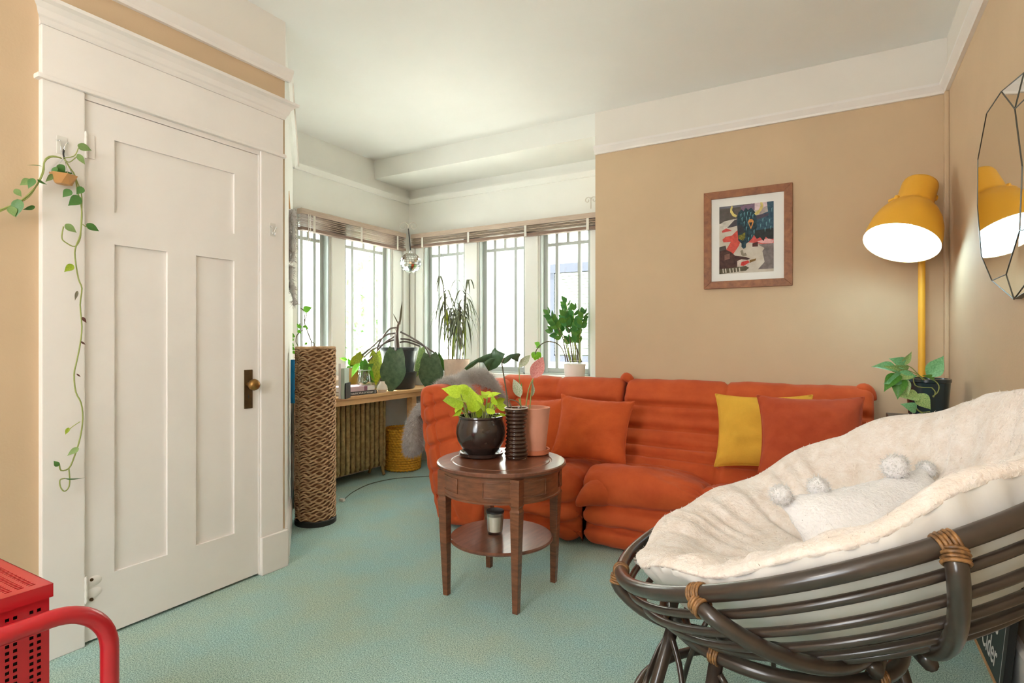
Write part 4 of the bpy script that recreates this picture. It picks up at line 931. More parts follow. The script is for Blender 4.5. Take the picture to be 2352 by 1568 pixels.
art(A('.42,.84 .54,.82 .57,.85 .46,.9 .4,.89'), (200, 60, 56))
art(A('.57,.82 .69,.8 .68,.83 .57,.86'), (132, 100, 56))
art(A('0,.93 .5,.9 .56,.93 .5,.97 0,1'), (96, 88, 68))
for u in (.06, .11, .19, .25, .31, .37): art([(u, .925), (u + .02, .92), (u + .03, .985), (u + .01, .99)], (206, 198, 184))
# the head
art(A('.34,.2 .36,.12 .42,.07 .46,.1 .5,.05 .54,.09 .6,.06 .64,.1 .68,.14 .7,.24 .7,.36 .66,.44 .62,.5 .56,.55 .5,.58 .5,.63 .46,.65 .42,.62 .42,.57 .36,.52 .35,.42 .34,.3'), (52, 82, 94), col2=(30, 46, 56), vs=70)
art(A('.34,.3 .42,.3 .46,.34 .48,.42 .35,.42'), (56, 58, 66))
for u, v, a in [(.40, .14, .3), (.46, .13, .4), (.52, .12, .3), (.58, .13, .2), (.62, .17, .3), (.42, .2, .4), (.5, .2, .5), (.56, .2, .2), (.46, .26, .4), (.53, .27, .5), (.5, .34, .3), (.64, .4, .4), (.6, .46, .4), (.54, .5, .3), (.8, .24, .3), (.86, .3, .4), (.92, .26, .3), (.76, .32, .4), (.84, .38, .3), (.94, .36, .3), (.96, .1, .2)]:
    art([(u, v), (u + .022, v - .05 * a), (u + .03 * a, v + .055)], (108, 162, 172))
art(A('.42,.44 .49,.41 .49,.49 .45,.53 .37,.5 .36,.45'), (150, 142, 58), col2=(70, 72, 40), vs=90)
art(A('.24,.0 .21,.05 .21,.1 .26,.16 .32,.18 .34,.155 .28,.12 .245,.07 .26,.02'), (216, 200, 124))
art(A('.655,.15 .74,.1 .77,.05 .76,0 .80,.0 .82,.05 .8,.1 .74,.16 .68,.18'), (206, 190, 120))
art(A('.54,.26 .57,.225 .62,.23 .645,.26 .63,.31 .595,.375 .57,.33'), (222, 150, 82))
art(A('.56,.275 .625,.275 .61,.31 .595,.345 .575,.31'), (44, 48, 50))
art(A('.4,.68 .44,.66 .46,.72 .5,.71 .52,.75 .46,.76 .42,.74'), (150, 140, 122))

# ------------------------------------------------------------------ faceted mirror on the right wall
mir = thing('faceted_mirror', (XR, 2.5, 1.28), 'large faceted gem shaped wall mirror on the right wall', 'mirror')
def mx(px, py):   # point on the plane of the main facet
    u = (px - 1176) / 1300; v = (784 - py) / 1300; dx, dy = -S30 + u * C30, C30 + u * S30
    t = (0.482 - 3.05 * 0.0) / (dx - 0.0 * dy); return Vector((dx * t, dy * t, EYE + v * t))
outl = [mx(*p) for p in ((2300, 210), (2266, 261), (2246, 366), (2245, 473), (2254, 587), (2278, 644))]
I_, J_, K_, L_ = [mx(*p) for p in ((2331, 250), (2348, 382), (2342, 529), (2311, 630))]
T_ = at(2352, 167, X=0.492); G_ = at(2329, 687, X=0.49)
YE = 1.60
R0 = Vector((0.494, YE, 1.92)); R1 = Vector((0.494, YE - 0.22, 1.64)); R2 = Vector((0.494, YE, 1.36))
I2 = Vector((I_.x, 1.85, 1.83)); K2 = Vector((K_.x, 1.85, 1.42))
facets = [outl + [L_, K_, J_, I_], [outl[0], I_, T_], [outl[5], G_, L_], [I_, I2, R0, T_], [I_, J_, K_, K2, I2], [K_, L_, G_, K2], [G_, R2, K2], [I2, K2, R2, R1], [I2, R1, R0]]
for f in facets:
    nrm = (f[1] - f[0]).cross(f[2] - f[0]).normalized()
    if nrm.x > 0: f.reverse()
    part('facet', MB().add(f, [tuple(range(len(f)))]), M_MIRROR, mir, fix=False)
    part('facet_edge', MB().tube(f, 0.0022, 5, closed=True), M_LEAD, mir, fix=False)
rim_ = outl + [G_, R2, R1, R0, T_]
part('backing', MB().add([p for p in rim_] + [Vector((XR, p.y, p.z)) for p in rim_], [tuple(range(len(rim_), 2 * len(rim_)))] + [(k, (k + 1) % len(rim_), len(rim_) + (k + 1) % len(rim_), len(rim_) + k) for k in range(len(rim_))]), M_LEAD, mir, fix=False)

# ------------------------------------------------------------------ chalkboard sign leaning by the right wall
sg = thing('chalkboard_sign', (0.455, 2.57, 0), 'dark chalkboard sign with white lettering on carpet behind the papasan chair', 'sign')
b0 = Vector((0.452, 2.80, 0.006)); b1_ = Vector((0.452, 2.335, 0.006)); upv = Vector((0.055, 0, 0.6)).normalized(); nv = Vector((-upv.z, 0, upv.x))
yv = Vector((0, -1, 0))
def sgp(a, b, c=0): return b0 + yv * a + upv * b + nv * c
def sbox(name, a0, a1, z0, z1, c0, c1, m, label=None):
    mb = MB().add([sgp(a0, z0, c0), sgp(a1, z0, c0), sgp(a1, z1, c0), sgp(a0, z1, c0), sgp(a0, z0, c1), sgp(a1, z0, c1), sgp(a1, z1, c1), sgp(a0, z1, c1)], [(0, 3, 2, 1), (4, 5, 6, 7), (0, 1, 5, 4), (1, 2, 6, 5), (2, 3, 7, 6), (3, 0, 4, 7)])
    return part(name, mb, m, sg, label=label)
sbox('board', 0, 0.465, 0, 0.56, -0.012, 0, mat('chalkboard_slate', srgb(52, 66, 64), 0.6, var=0.15, vscale=5))
sbox('frame', -0.008, 0, 0, 0.57, -0.012, 0.004, M_PINE); sbox('frame', -0.008, 0.465, -0.006, 0.004, -0.012, 0.004, M_PINE)
sbox('border_line', 0.405, 0.413, 0, 0.56, 0.0, 0.001, M_PAPER); sbox('frame', 0.440, 0.475, 0, 0.57, -0.012, 0.008, M_BLACK); sbox('frame', -0.008, 0.475, 0.56, 0.575, -0.012, 0.006, M_PINE)
def text_part(body, size, M, m, parent, name='lettering', ext=0.0005, sx=1.0, label=None):
    cu = bpy.data.curves.new(name, 'FONT'); cu.body = body; cu.size = size; cu.extrude = ext; cu.resolution_u = 3
    ob = bpy.data.objects.new(name, cu); COL.objects.link(ob)
    bpy.context.view_layer.update()
    me = bpy.data.meshes.new_from_object(ob.evaluated_get(bpy.context.evaluated_depsgraph_get()))
    bpy.data.objects.remove(ob); me.materials.clear(); me.materials.append(m)
    me.transform(M @ Matrix.Diagonal((sx, 1, 1, 1)))
    o = link(name, me, parent)
    if label: o['label'] = label
    return o
def sgm(a, b):
    p = sgp(a, b, 0.0008); return Matrix(((yv.x, upv.x, nv.x, p.x), (yv.y, upv.y, nv.y, p.y), (yv.z, upv.z, nv.z, p.z), (0, 0, 0, 1)))
text_part('Cider', 0.115, sgm(0.13, 0.035), M_PAPER, sg, sx=0.82)
text_part('Frappes', 0.10, sgm(0.03, 0.142), M_PAPER, sg, sx=0.95)

# ------------------------------------------------------------------ red perforated cabinet on a tube frame
RX, RY, RZ = -1.357, 0.513, 0.66
red = thing('red_metal_cart', (-1.56, 0.3, 0), 'bright red perforated metal cabinet on a bent tube frame, left foreground', 'cart')
y0r, x0r = 0.10, -1.75
def perforated(name, us, vs, holes, P):
    mb = MB()
    for i in range(len(us) - 1):
        for j in range(len(vs) - 1):
            if (i, j) in holes: continue
            mb.add([P(us[i], vs[j]), P(us[i + 1], vs[j]), P(us[i + 1], vs[j + 1]), P(us[i], vs[j + 1])], [(0, 1, 2, 3)])
    me = mb.mesh(name, M_RED); o = link(name, me, red)
    sm = o.modifiers.new('thickness', 'SOLIDIFY'); sm.thickness = 0.0016; sm.offset = -1
    return o
us = [y0r]; hs = set(); k = 0
cols = sorted([RY - 0.0165 - 0.037 * q for q in range(10)] + [RY - 0.0285 - 0.037 * q for q in range(10)])
for c in cols: us += [c - 0.0033, c + 0.0033]
us.append(RY); vs_ = [0.10]; zz = [0.615 - 0.0125 * q for q in range(40)][::-1]
for z in zz: vs_ += [z - 0.0033, z + 0.0033]
vs_.append(RZ - 0.025); hs = {(i, j) for i in range(1, len(us) - 1, 2) for j in range(1, len(vs_) - 1, 2)}
perforated('front_panel', us, vs_, hs, lambda u, v: (RX, u, v))
part('side_panel', MB().box((x0r, RY - 0.002, 0.10), (RX, RY, RZ - 0.025)), M_RED, red); part('side_panel', MB().box((x0r, y0r, 0.10), (RX, y0r + 0.002, RZ - 0.025)), M_RED, red)
part('hole_shade_box', MB().box((x0r, y0r + 0.004, 0.10), (RX - 0.006, RY - 0.004, RZ - 0.008)), M_BLACK, red)  # black box put behind the perforations to stand for the shade inside
us = [x0r - 0.005]; xs_ = [RX - 0.020 - 0.0095 * q for q in range(36)][::-1]
for x in xs_: us += [x - 0.0021, x + 0.0021]
us.append(RX + 0.005); ys_ = [RY - 0.020 - 0.0185 * q for q in range(20)][::-1]; vs_ = [y0r - 0.005]
for y in ys_: vs_ += [y - 0.0058, y + 0.0058]
vs_.append(RY + 0.005); hs = {(i, j) for i in range(1, len(us) - 1, 2) for j in range(1, len(vs_) - 1, 2)}
perforated('lid', us, vs_, hs, lambda u, v: (u, v, RZ))
for b in (((RX + 0.004, y0r - 0.005, RZ - 0.026), (RX + 0.0055, RY + 0.005, RZ)), ((x0r, RY + 0.004, RZ - 0.026), (RX + 0.005, RY + 0.0055, RZ))): part('lid_flange', MB().box(*b), M_RED, red)
for xx in (-1.298, -1.81):
    cy = RY + 0.081; z1 = 0.612; rr = 0.10
    P = [Vector((xx, 0.015, 0.015)), Vector((xx, 0.015, z1 - rr))] + [Vector((xx, 0.015 + rr - rr * math.cos(a), z1 - rr + rr * math.sin(a))) for a in np.linspace(0.2, math.pi / 2, 8)]
    P += [Vector((xx, 0.3, z1))] + [Vector((xx, cy - rr + rr * math.sin(a), z1 - rr + rr * math.cos(a))) for a in np.linspace(0, math.pi / 2, 14)] + [Vector((xx, cy, 0.3)), Vector((xx, cy, 0.015))]
    part('tube_frame', MB().tube(P, 0.0165, 14), M_RED, red, smooth='all', fix=False)
for yy in (0.14, 0.46): part('bracket', MB().tube([(-1.298, yy, 0.60), (-1.81, yy, 0.60)], 0.006, 8), M_RED, red, smooth='all')
for yy in (0.03, RY + 0.07): part('cross_tube', MB().tube([(-1.298, yy, 0.16), (-1.81, yy, 0.16)], 0.012, 10), M_RED, red, smooth='all')

# ------------------------------------------------------------------ wall hooks and the hanging planter
M_FROST = mat('frosted_plastic', srgb(226, 222, 214), 0.3)
def hook(px, py, label, lx=CX):
    c = at(px, py, X=lx); h = thing('adhesive_hook', tuple(c), label, 'hook')
    part('backplate', MB().box((lx, c.y - 0.016, c.z - 0.045), (lx + 0.002, c.y + 0.016, c.z + 0.02)), M_FROST, h, bevel=0.0008)
    for s in (-1, 1):
        P = smooth_path([(lx + 0.003, c.y + s * 0.016, c.z), (lx + 0.012, c.y + s * 0.012, c.z + 0.002), (lx + 0.008, c.y + s * 0.006, c.z - 0.014), (lx + 0.005, c.y + s * 0.003, c.z - 0.032), (lx + 0.016, c.y + s * 0.001, c.z - 0.042), (lx + 0.022, c.y, c.z - 0.026)], 14)
        part('wire', MB().tube(P, 0.0016, 6), M_CHROME, h, smooth='all', fix=False)
        part('ball', MB().lathe([(0, -0.005), (0.004, -0.003), (0.005, 0), (0.004, 0.003), (0, 0.005)], P[0], 10), M_CLEAR, h, smooth='all')
    return h, c
h1, hc = hook(142, 326, 'clear adhesive wire hook holding the hanging vine on left door casing')
h2, _ = hook(626, 522, 'empty clear adhesive wire hook on the right door casing')
hp = thing('hanging_planter', (CX + 0.03, hc.y, hc.z - 0.14), 'tiny copper geometric planter with long trailing spotted vine on the door casing', 'plant')
pcen = at(146, 408, X=CX + 0.035)
def poly_ring(c, r, z, n, ph=0.0): return [Vector((c.x + r * 0.7 * math.cos(a + ph), c.y + r * math.sin(a + ph), z)) for a in np.linspace(0, 2 * math.pi, n + 1)[:-1]]
mb = MB(); zt = pcen.z + 0.012; a_, b_ = poly_ring(pcen, 0.044, zt, 6), poly_ring(pcen, 0.026, zt - 0.036, 6, 0.5); vs = a_ + b_
fs = [tuple(range(6, 12))]
for k in range(6): fs += [(k, (k + 1) % 6, 6 + k), ((k + 1) % 6, 6 + (k + 1) % 6, 6 + k)]
mb.add(vs, fs); part('pot', mb, mat('copper_bowl', srgb(196, 146, 92), 0.45, metal=0.25), hp)
part('clip', MB().tube(smooth_path([(CX + 0.018, hc.y, hc.z - 0.03), (CX + 0.022, hc.y - 0.004, hc.z - 0.05), (CX + 0.024, hc.y + 0.001, hc.z - 0.072)], 8), 0.003, 6), M_BLACK, hp, smooth='all')
for k in (0, 2, 4): part('wire', MB().tube([a_[k], Vector((CX + 0.022, hc.y, hc.z - 0.06))], 0.0009, 4), M_CHROME, hp)
FX = lambda x, y, off=0.03: at(x, y, X=CX + off)
def vine(pts, r, off=0.03, m=M_STEM, n=30): part('stem', MB().tube(smooth_path([FX(x, y, off) for x, y in pts], n), r, 5), m, hp, smooth='all', fix=False)
vine([(140, 362), (118, 360), (102, 372), (100, 395), (85, 425), (62, 450), (35, 468), (0, 482), (-40, 500)], 0.0028)
vine([(142, 364), (122, 358), (104, 366), (96, 400), (76, 440), (58, 458), (25, 474), (-10, 490)], 0.0022)
vine([(148, 365), (160, 385), (172, 404), (178, 440), (186, 470), (188, 500), (184, 540), (174, 566), (172, 590), (180, 640), (188, 662), (184, 700), (188, 750), (184, 790), (176, 830), (170, 860), (174, 900), (186, 925), (190, 960), (184, 1005), (170, 1050), (158, 1075), (140, 1080), (136, 1066)], 0.0026, n=70)
vine([(174, 410), (182, 430), (188, 455), (186, 520), (184, 548), (172, 566), (150, 556), (142, 545), (146, 520)], 0.0022)
vine([(158, 1075), (160, 1100), (158, 1118), (148, 1128), (139, 1118), (138, 1102), (150, 1098)], 0.0022)
vine([(145, 363), (170, 358), (180, 340)], 0.0018); vine([(150, 368), (160, 372), (178, 358)], 0.0018); vine([(184, 968), (166, 980), (156, 990)], 0.0016); vine([(190, 515), (196, 520), (200, 520)], 0.0016)
HO = lm('heart', M_HOYA, fold=0.12, bend=0.12); HOL = lm('heart', M_HOYAL, fold=0.12, bend=0.12)
M_DRY = mat('dried_leaf', srgb(96, 58, 50), 0.8)
def hleaf(me, a, b, off=0.04, roll=0, w=1.0, tip=0.0):
    p0, p1 = FX(*a, off), FX(*b, off + tip); y = (p1 - p0).normalized(); n = Matrix.Rotation(math.radians(roll), 3, y) @ to_cam(p0)
    put_leaf(me, p0, p1, n, hp, w)
for a, b, me, w, rl in [((179, 332), (212, 347), HOL, .85, 10), ((178, 354), (196, 378), HOL, .75, -10), ((134, 378), (150, 398), HO, 1.2, 0), ((132, 392), (152, 400), HO, .9, 20), ((146, 400), (168, 398), HO, .8, 10), ((130, 384), (118, 404), HO, .7, 30), ((122, 400), (106, 418), HOL, .7, -30),
                        ((96, 382), (61, 376), HO, .25, 75), ((68, 412), (46, 425), HOL, .9, 0), ((78, 410), (64, 432), HO, .8, 20), ((86, 412), (108, 426), HO, .5, 40), ((34, 434), (50, 452), HOL, 1.0, 0), ((44, 458), (34, 498), HO, .8, 20), ((24, 474), (34, 498), HOL, 1.1, -10), ((80, 474), (54, 482), HO, .6, -20),
                        ((190, 430), (176, 446), HO, 1.0, 0), ((162, 436), (144, 452), HO, 1.0, 10), ((184, 452), (158, 472), HO, 1.0, -10), ((150, 515), (177, 535), HOL, .8, 0), ((199, 514), (229, 532), HO, .75, 5), ((168, 608), (148, 624), M_OLIVELEAF, .9, 0),
                        ((178, 668), (172, 690), M_STEMD, .4, 0), ((189, 728), (199, 742), M_DRY, .6, 0), ((186, 784), (197, 792), M_DRY, .5, 0), ((176, 858), (186, 866), M_DRY, .4, 0), ((158, 982), (150, 998), M_OLIVELEAF, .7, 0), ((180, 1028), (154, 1046), HOL, .7, 10), ((134, 1070), (124, 1058), HO, 1.0, 10), ((150, 1098), (196, 1101), HO, .3, 70)]:
    if not isinstance(me, bpy.types.Mesh): me = lm('heart', me, fold=0.12, bend=0.12)
    hleaf(me, a, b, 0.04 + 0.004 * (rl % 3), rl, w)

# ------------------------------------------------------------------ woven seagrass column
sc_ = at(725, 1198, Z=0); 
col = thing('woven_column_lamp', (sc_.x, sc_.y, 0), 'tall woven seagrass cylinder with black base on the carpet by the radiator', 'lamp')
part('base', MB().lathe([(0, 0), (0.124, 0), (0.126, 0.004), (0.126, 0.03), (0.122, 0.034), (0, 0.034)], (sc_.x, sc_.y, 0), 48), M_BLACK, col, smooth=True)
part('core', MB().lathe([(0.109, 0.034), (0.109, 1.09), (0.104, 1.09), (0.104, 0.05), (0.0, 0.05)], (sc_.x, sc_.y, 0), 40), mat('tan_lining', srgb(140, 100, 72), 0.9), col, smooth=True)
for k in range(76):
    z = 0.04 + k * 0.01405; ph = k * 2.1; tw = 9 + (k % 3)
    P = []
    for q in range(96):
        a = 2 * math.pi * q / 96
        saw = ((a * tw / (2 * math.pi) + ph / 6.28) % 1.0)
        P.append((sc_.x + (0.1155 + 0.0042 * math.sin(a * tw + ph + 1.5)) * math.cos(a), sc_.y + (0.1155 + 0.0042 * math.sin(a * tw + ph + 1.5)) * math.sin(a), z + 0.0075 * math.sin(a * tw + ph) + 0.003 * math.sin(3 * a + k)))
    part('rope_strand', MB().tube(P, 0.0044 + 0.0009 * (k % 3), 5, closed=True), M_SEAGRASS, col, smooth='all', fix=False)
part('rolled_edge', MB().tube([(sc_.x + 0.114 * math.cos(a), sc_.y + 0.114 * math.sin(a), 1.10) for a in np.linspace(0, 2 * math.pi, 49)[:-1]], 0.009, 8, closed=True), M_SEAGRASS, col, smooth='all', fix=False)

# ------------------------------------------------------------------ shelf along the bay, radiator, basket
shf = thing('window_shelf', (-3.4, 3.4, 0), 'long pale wooden shelf along the bay windows above the radiator', 'shelf')
part('board', MB().prism([(-3.215, 2.60), (-3.215, 4.285), (-3.635, 4.285), (-3.635, 2.95)], (0, 0, 0.695), (0, 0, 0.72), (1, 0, 0), (0, 1, 0)), M_PINE, shf, bevel=0.003)
part('leg', MB().box((-3.30, 3.86, 0), (-3.24, 3.92, 0.695)), M_PINE, shf, bevel=0.003)
part('end_panel', MB().prism([(-3.215, 2.60), (-3.215, 2.625), (-3.40, 2.80), (-3.41, 2.775)], (0, 0, 0), (0, 0, 0.695), (1, 0, 0), (0, 1, 0)), mat('redwood_panel', srgb(160, 104, 66), 0.5, var=0.15, vscale=4), shf)
part('rail', MB().box((-3.245, 2.66, 0.655), (-3.225, 4.27, 0.695)), M_PINE, shf)
alc = thing('window_seat_shelf', (-2.4, 4.12, 0), 'long white ledge below the alcove windows behind the sofa', 'shelf')
part('board', MB().box((-3.06, 3.94, 0.70), (-1.52, 4.28, 0.725)), M_WHITE, alc, bevel=0.003)
for x in (-3.03, -2.35, -1.56): part('support', MB().box((x, 3.98, 0), (x + 0.03, 4.27, 0.70)), M_WHITE, alc)
rad = thing('radiator', (-3.42, 3.2, 0), 'old ornate bronze cast iron radiator under the bay shelf', 'radiator')
rx0, rx1 = -3.53, -3.345
nsec = 13
for k in range(nsec):
    y = 3.63 - k * 0.0535 - 0.025; last = k == 0
    mb = MB(); 
    for xx in (rx0 + 0.03, (rx0 + rx1) / 2, rx1 - 0.024):
        z0, z1 = 0.09, 0.655
        pts = [(xx, y, z) for z in np.linspace(z0, z1, 22)]
        rr_ = [0.0205 + (0.0022 * math.sin(q * 2.3) if (q < 7 or q > 17) else 0) - (0.012 if q in (0, 21) else 0) for q in range(22)]
        mb.tube(pts, rr_, 10)
    mb.box((rx0 + 0.02, y - 0.016, 0.625), (rx1 - 0.020, y + 0.016, 0.668)); mb.box((rx0 + 0.02, y - 0.016, 0.085), (rx1 - 0.020, y + 0.016, 0.13))
    part('section', mb, M_RADIATOR, rad, smooth=True)
for y in (3.632, 3.63 - nsec * 0.0535):
    part('end_plate', MB().prism([(rx0 + 0.005, 0.08), (rx1, 0.08), (rx1 + 0.002, 0.63), (rx1 - 0.012, 0.665), (rx1 - 0.03, 0.672), (rx0 + 0.01, 0.672)], (0, y - 0.012, 0), (0, y + 0.008, 0), (1, 0, 0), (0, 0, 1)), M_RADIATOR, rad, bevel=0.004)
    for x in (rx0 + 0.02, rx1 - 0.02):
        s_ = 1 if x > -3.44 else -1
        part('foot', MB().tube(smooth_path([(x - s_ * 0.015, y - 0.004, 0.13), (x, y - 0.004, 0.06), (x + s_ * 0.004, y - 0.004, 0.025), (x + s_ * 0.014, y - 0.004, 0.008)], 8), [0.02, 0.018, 0.015, 0.013, 0.012, 0.012, 0.013, 0.014], 8), M_RADIATOR, rad, smooth='all')
bk = at(922, 1080, F=4.95); bkc = Vector((-3.42, 3.905, 0)); bkc = at(925, 1050, F=5.08); bkc.z = 0
bas = thing('crochet_basket', tuple(bkc), 'mustard yellow chunky crochet basket on the carpet between radiator and sofa', 'basket')
part('lining', MB().lathe([(0, 0.01), (0.14, 0.01), (0.15, 0.03), (0.145, 0.35), (0.138, 0.35), (0.135, 0.03), (0, 0.025)], bkc, 40), M_YARN, bas, smooth=True)
for k in range(17):
    z = 0.016 + k * 0.0215; ra = 0.150 + 0.006 * math.sin(math.pi * k / 16)
    P = [(bkc.x + (ra + 0.0035 * abs(math.sin(a * 17 + k * 1.57))) * math.cos(a), bkc.y + (ra + 0.0035 * abs(math.sin(a * 17 + k * 1.57))) * math.sin(a), z + 0.004 * math.sin(a * 34 + k * 3.14)) for a in np.linspace(0, 2 * math.pi, 137)[:-1]]
    part('yarn_row', MB().tube(P, 0.0108, 6, closed=True), M_YARN, bas, smooth='all', fix=False)

# ------------------------------------------------------------------ books
def book(name, lo, hi, m, label, cat='book', pages=None, spine='x', group=None):
    """a closed book: two covers, spine, page block. spine: the axis direction (+x or +y side) the spine faces"""
    c = ((lo[0] + hi[0]) / 2, (lo[1] + hi[1]) / 2, lo[2]); b = thing(name, c, label, cat, group)
    return b
sh_z = 0.7205
# upright blue spiral notebook
nb = thing('spiral_notebook', (-3.23, 2.66, sh_z), 'bright blue spiral bound notebook standing upright beside the woven column', 'notebook')
n0 = at(667, 920, F=3.84); n0.z = sh_z; u_ = RIGHT.copy(); w_ = FWD.copy()
def obox(name, o, a0, a1, b0, b1, z0, z1, m, parent, bev=0.0, u=RIGHT, w=FWD, label=None):
    q = [o + u * a0 + w * b0, o + u * a1 + w * b0, o + u * a1 + w * b1, o + u * a0 + w * b1]
    mb = MB().add([Vector((p.x, p.y, z0)) for p in q] + [Vector((p.x, p.y, z1)) for p in q], [(0, 3, 2, 1), (4, 5, 6, 7), (0, 1, 5, 4), (1, 2, 6, 5), (2, 3, 7, 6), (3, 0, 4, 7)])
    return part(name, mb, m, parent, bevel=bev, label=label)
M_BLUE = mat('blue_plastic_cover', srgb(10, 126, 184), 0.35)
obox('cover', n0, 0.0, 0.056, 0.0, 0.003, sh_z, sh_z + 0.296, M_BLUE, nb); obox('pages', n0, 0.002, 0.06, 0.004, 0.016, sh_z + 0.004, sh_z + 0.292, M_PAPER, nb); obox('cover', n0, 0.0, 0.056, 0.017, 0.02, sh_z, sh_z + 0.296, M_BLUE, nb)
mb = MB()
for k in range(34):
    z = sh_z + 0.010 + k * 0.0082; c = n0 + RIGHT * 0.062 + FWD * 0.010
    mb.tube([Vector((c.x, c.y, z)) + RIGHT * 0.007 * math.cos(a) + FWD * 0.013 * math.sin(a) for a in np.linspace(0, 2 * math.pi, 11)[:-1]], 0.0011, 4, closed=True)
part('spiral', mb, mat('white_wire', srgb(226, 228, 230), 0.4), nb, smooth='all', fix=False)
def upright(px0, px1, pyt, F, m, label, group=None):
    o = at(px0, 900, F=F); o.z = sh_z; wdt = (px1 - px0) * F / 1300; zt = at(px0, pyt, F=F).z
    b = thing('book', tuple(o), label, 'book')
    obox('spine', o, 0, wdt, 0, 0.003, sh_z, zt, m, b, 0.001); obox('cover', o, 0, 0.003, 0.003, 0.12, sh_z, zt, m, b); obox('cover', o, wdt - 0.003, wdt, 0.003, 0.12, sh_z, zt, m, b); obox('pages', o, 0.003, wdt - 0.003, 0.003, 0.116, sh_z + 0.004, zt - 0.004, M_PAPER, b)
    return b, o, wdt, zt
upright(777.5, 782.5, 835, 4.12, mat('white_pink_spine', srgb(228, 220, 216), 0.6), 'thin off-white book standing nearest the woven column')
b2_, o2, w2, z2 = upright(783, 791, 846, 4.12, mat('sage_spine', srgb(178, 190, 176), 0.6), 'sage green book standing upright beside the lying books')
upright(792, 794.5, 880, 4.12, M_BLACK, 'thin black booklet standing between sage book and lying books')
def lying(y0, y1, z0, z1, x1, m, label, depth=0.2):
    b = thing('book', (x1 - depth / 2, (y0 + y1) / 2, z0), label, 'book')
    part('spine', MB().box((x1 - 0.004, y0, z0), (x1, y1, z1)), m, b, bevel=0.001)
    for za, zb in ((z0, z0 + 0.003), (z1 - 0.003, z1)): part('cover', MB().box((x1 - depth, y0, za), (x1 - 0.004, y1, zb)), m, b)
    part('pages', MB().box((x1 - depth + 0.004, y0 + 0.004, z0 + 0.003), (x1 - 0.004, y1 - 0.004, z1 - 0.003)), M_PAPER, b)
    return b
ya = at(793, 905, X=-3.25).y; yb = at(866, 900, X=-3.25).y
bb = lying(ya, yb, sh_z, sh_z + 0.030, -3.25, mat('black_book_cloth', srgb(34, 34, 36), 0.5), 'black book with white capital lettering lying flat on the shelf')
Mt = Matrix(((0, 0, 1, -3.2494), (1, 0, 0, ya + 0.012), (0, 1, 0, sh_z + 0.0075), (0, 0, 0, 1)))
tx = text_part('PHOTOGRAPHIC ATLAS OF THE BODY', 0.022, Mt, M_PAPER, bb, 'spine_lettering')
wtx = max(v.co.y for v in tx.data.vertices) - ya - 0.012
for v in tx.data.vertices: v.co.y = ya + 0.012 + (v.co.y - ya - 0.012) * (yb - ya - 0.055) / wtx
part('spine_badge', MB().box((-3.2496, yb - 0.03, sh_z + 0.004), (-3.2492, yb - 0.012, sh_z + 0.026)), mat('silver_badge', srgb(150, 152, 158), 0.5), bb)
pb_ = lying(ya - 0.004, yb - 0.025, sh_z + 0.0302, sh_z + 0.066, -3.252, mat('mauve_white_cover', srgb(206, 178, 186), 0.6, var=0.1, vscale=8), 'mauve and white book lying on top of the black book')
part('spine_band', MB().box((-3.2519, ya + 0.2, sh_z + 0.0302), (-3.2515, ya + 0.235, sh_z + 0.066)), mat('plum_band', srgb(150, 100, 120), 0.6), pb_)
part('spine_white', MB().box((-3.2519, ya + 0.235, sh_z + 0.0302), (-3.2515, yb - 0.026, sh_z + 0.066)), M_PAPER, pb_)
# glass jar with rooted cuttings on the books, olive pot behind
jc = at(838, 875, F=4.42); jz = sh_z + 0.0664
jc = Vector((-3.335, at(838, 875, X=-3.335).y, jz))
jar = thing('glass_jar', tuple(jc), 'clear glass jar of water and rooting leaf cuttings on the mauve book', 'jar')
part('glass', MB().lathe([(0, jz), (0.05, jz), (0.056, jz + 0.006), (0.058, jz + 0.03), (0.05, jz + 0.08), (0.046, jz + 0.10), (0.052, jz + 0.122), (0.049, jz + 0.122), (0.043, jz + 0.10), (0.047, jz + 0.08), (0.054, jz + 0.03), (0, jz + 0.006)], (jc.x, jc.y, 0), 32), M_CLEAR, jar, smooth=True)
part('rim', MB().tube([(jc.x + 0.051 * math.cos(a), jc.y + 0.051 * math.sin(a), jz + 0.122) for a in np.linspace(0, 2 * math.pi, 33)[:-1]], 0.002, 5, closed=True), mat('pale_green_rim', srgb(214, 232, 222), 0.1), jar, smooth='all', fix=False)
part('water', MB().lathe([(0, jz + 0.008), (0.052, jz + 0.03), (0.046, jz + 0.078), (0, jz + 0.078)], (jc.x, jc.y, 0), 24), glass_mat('greenish_water', (0.72, 0.78, 0.66), 0.05), jar, smooth=True)
for k in range(7):
    a = k * 0.9; part('root', MB().tube(smooth_path([(jc.x + 0.03 * math.cos(a), jc.y + 0.03 * math.sin(a), jz + 0.02), (jc.x + 0.035 * math.cos(a + 1), jc.y + 0.035 * math.sin(a + 1), jz + 0.05), (jc.x + 0.01 * math.cos(a), jc.y + 0.01 * math.sin(a), jz + 0.11)], 10), 0.003, 5), M_STEMD, jar, smooth='all', fix=False)
JF = (jc - Vector((0, 0, EYE))).dot(FWD)
for a, b, me, w, rl in [((826, 835), (802, 866), lm('heart', M_BRIGHT, fold=.3), .55, 30), ((828, 828), (820, 808), lm('heart', M_OLIVELEAF), .7, 20), ((840, 850), (846, 838), lm('heart', M_GREEN), 1.0, 0), ((836, 852), (858, 836), lm('heart', M_GREEN), 1.1, 10), ((798, 826), (778, 822), lm('heart', M_BRIGHT), .6, 0), ((840, 868), (862, 880), lm('heart', M_GREEN), .5, 20), ((848, 842), (858, 876), lm('heart', M_BRIGHT), .4, 20)]:
    leaf2(me, a, b, JF, jar, roll=rl, width=w)
oz = sh_z; ocx = at(806, 870, F=4.80)
olv = thing('olive_pot', (ocx.x, ocx.y, oz), 'small olive green planter half hidden behind the glass jar and books', 'pot')
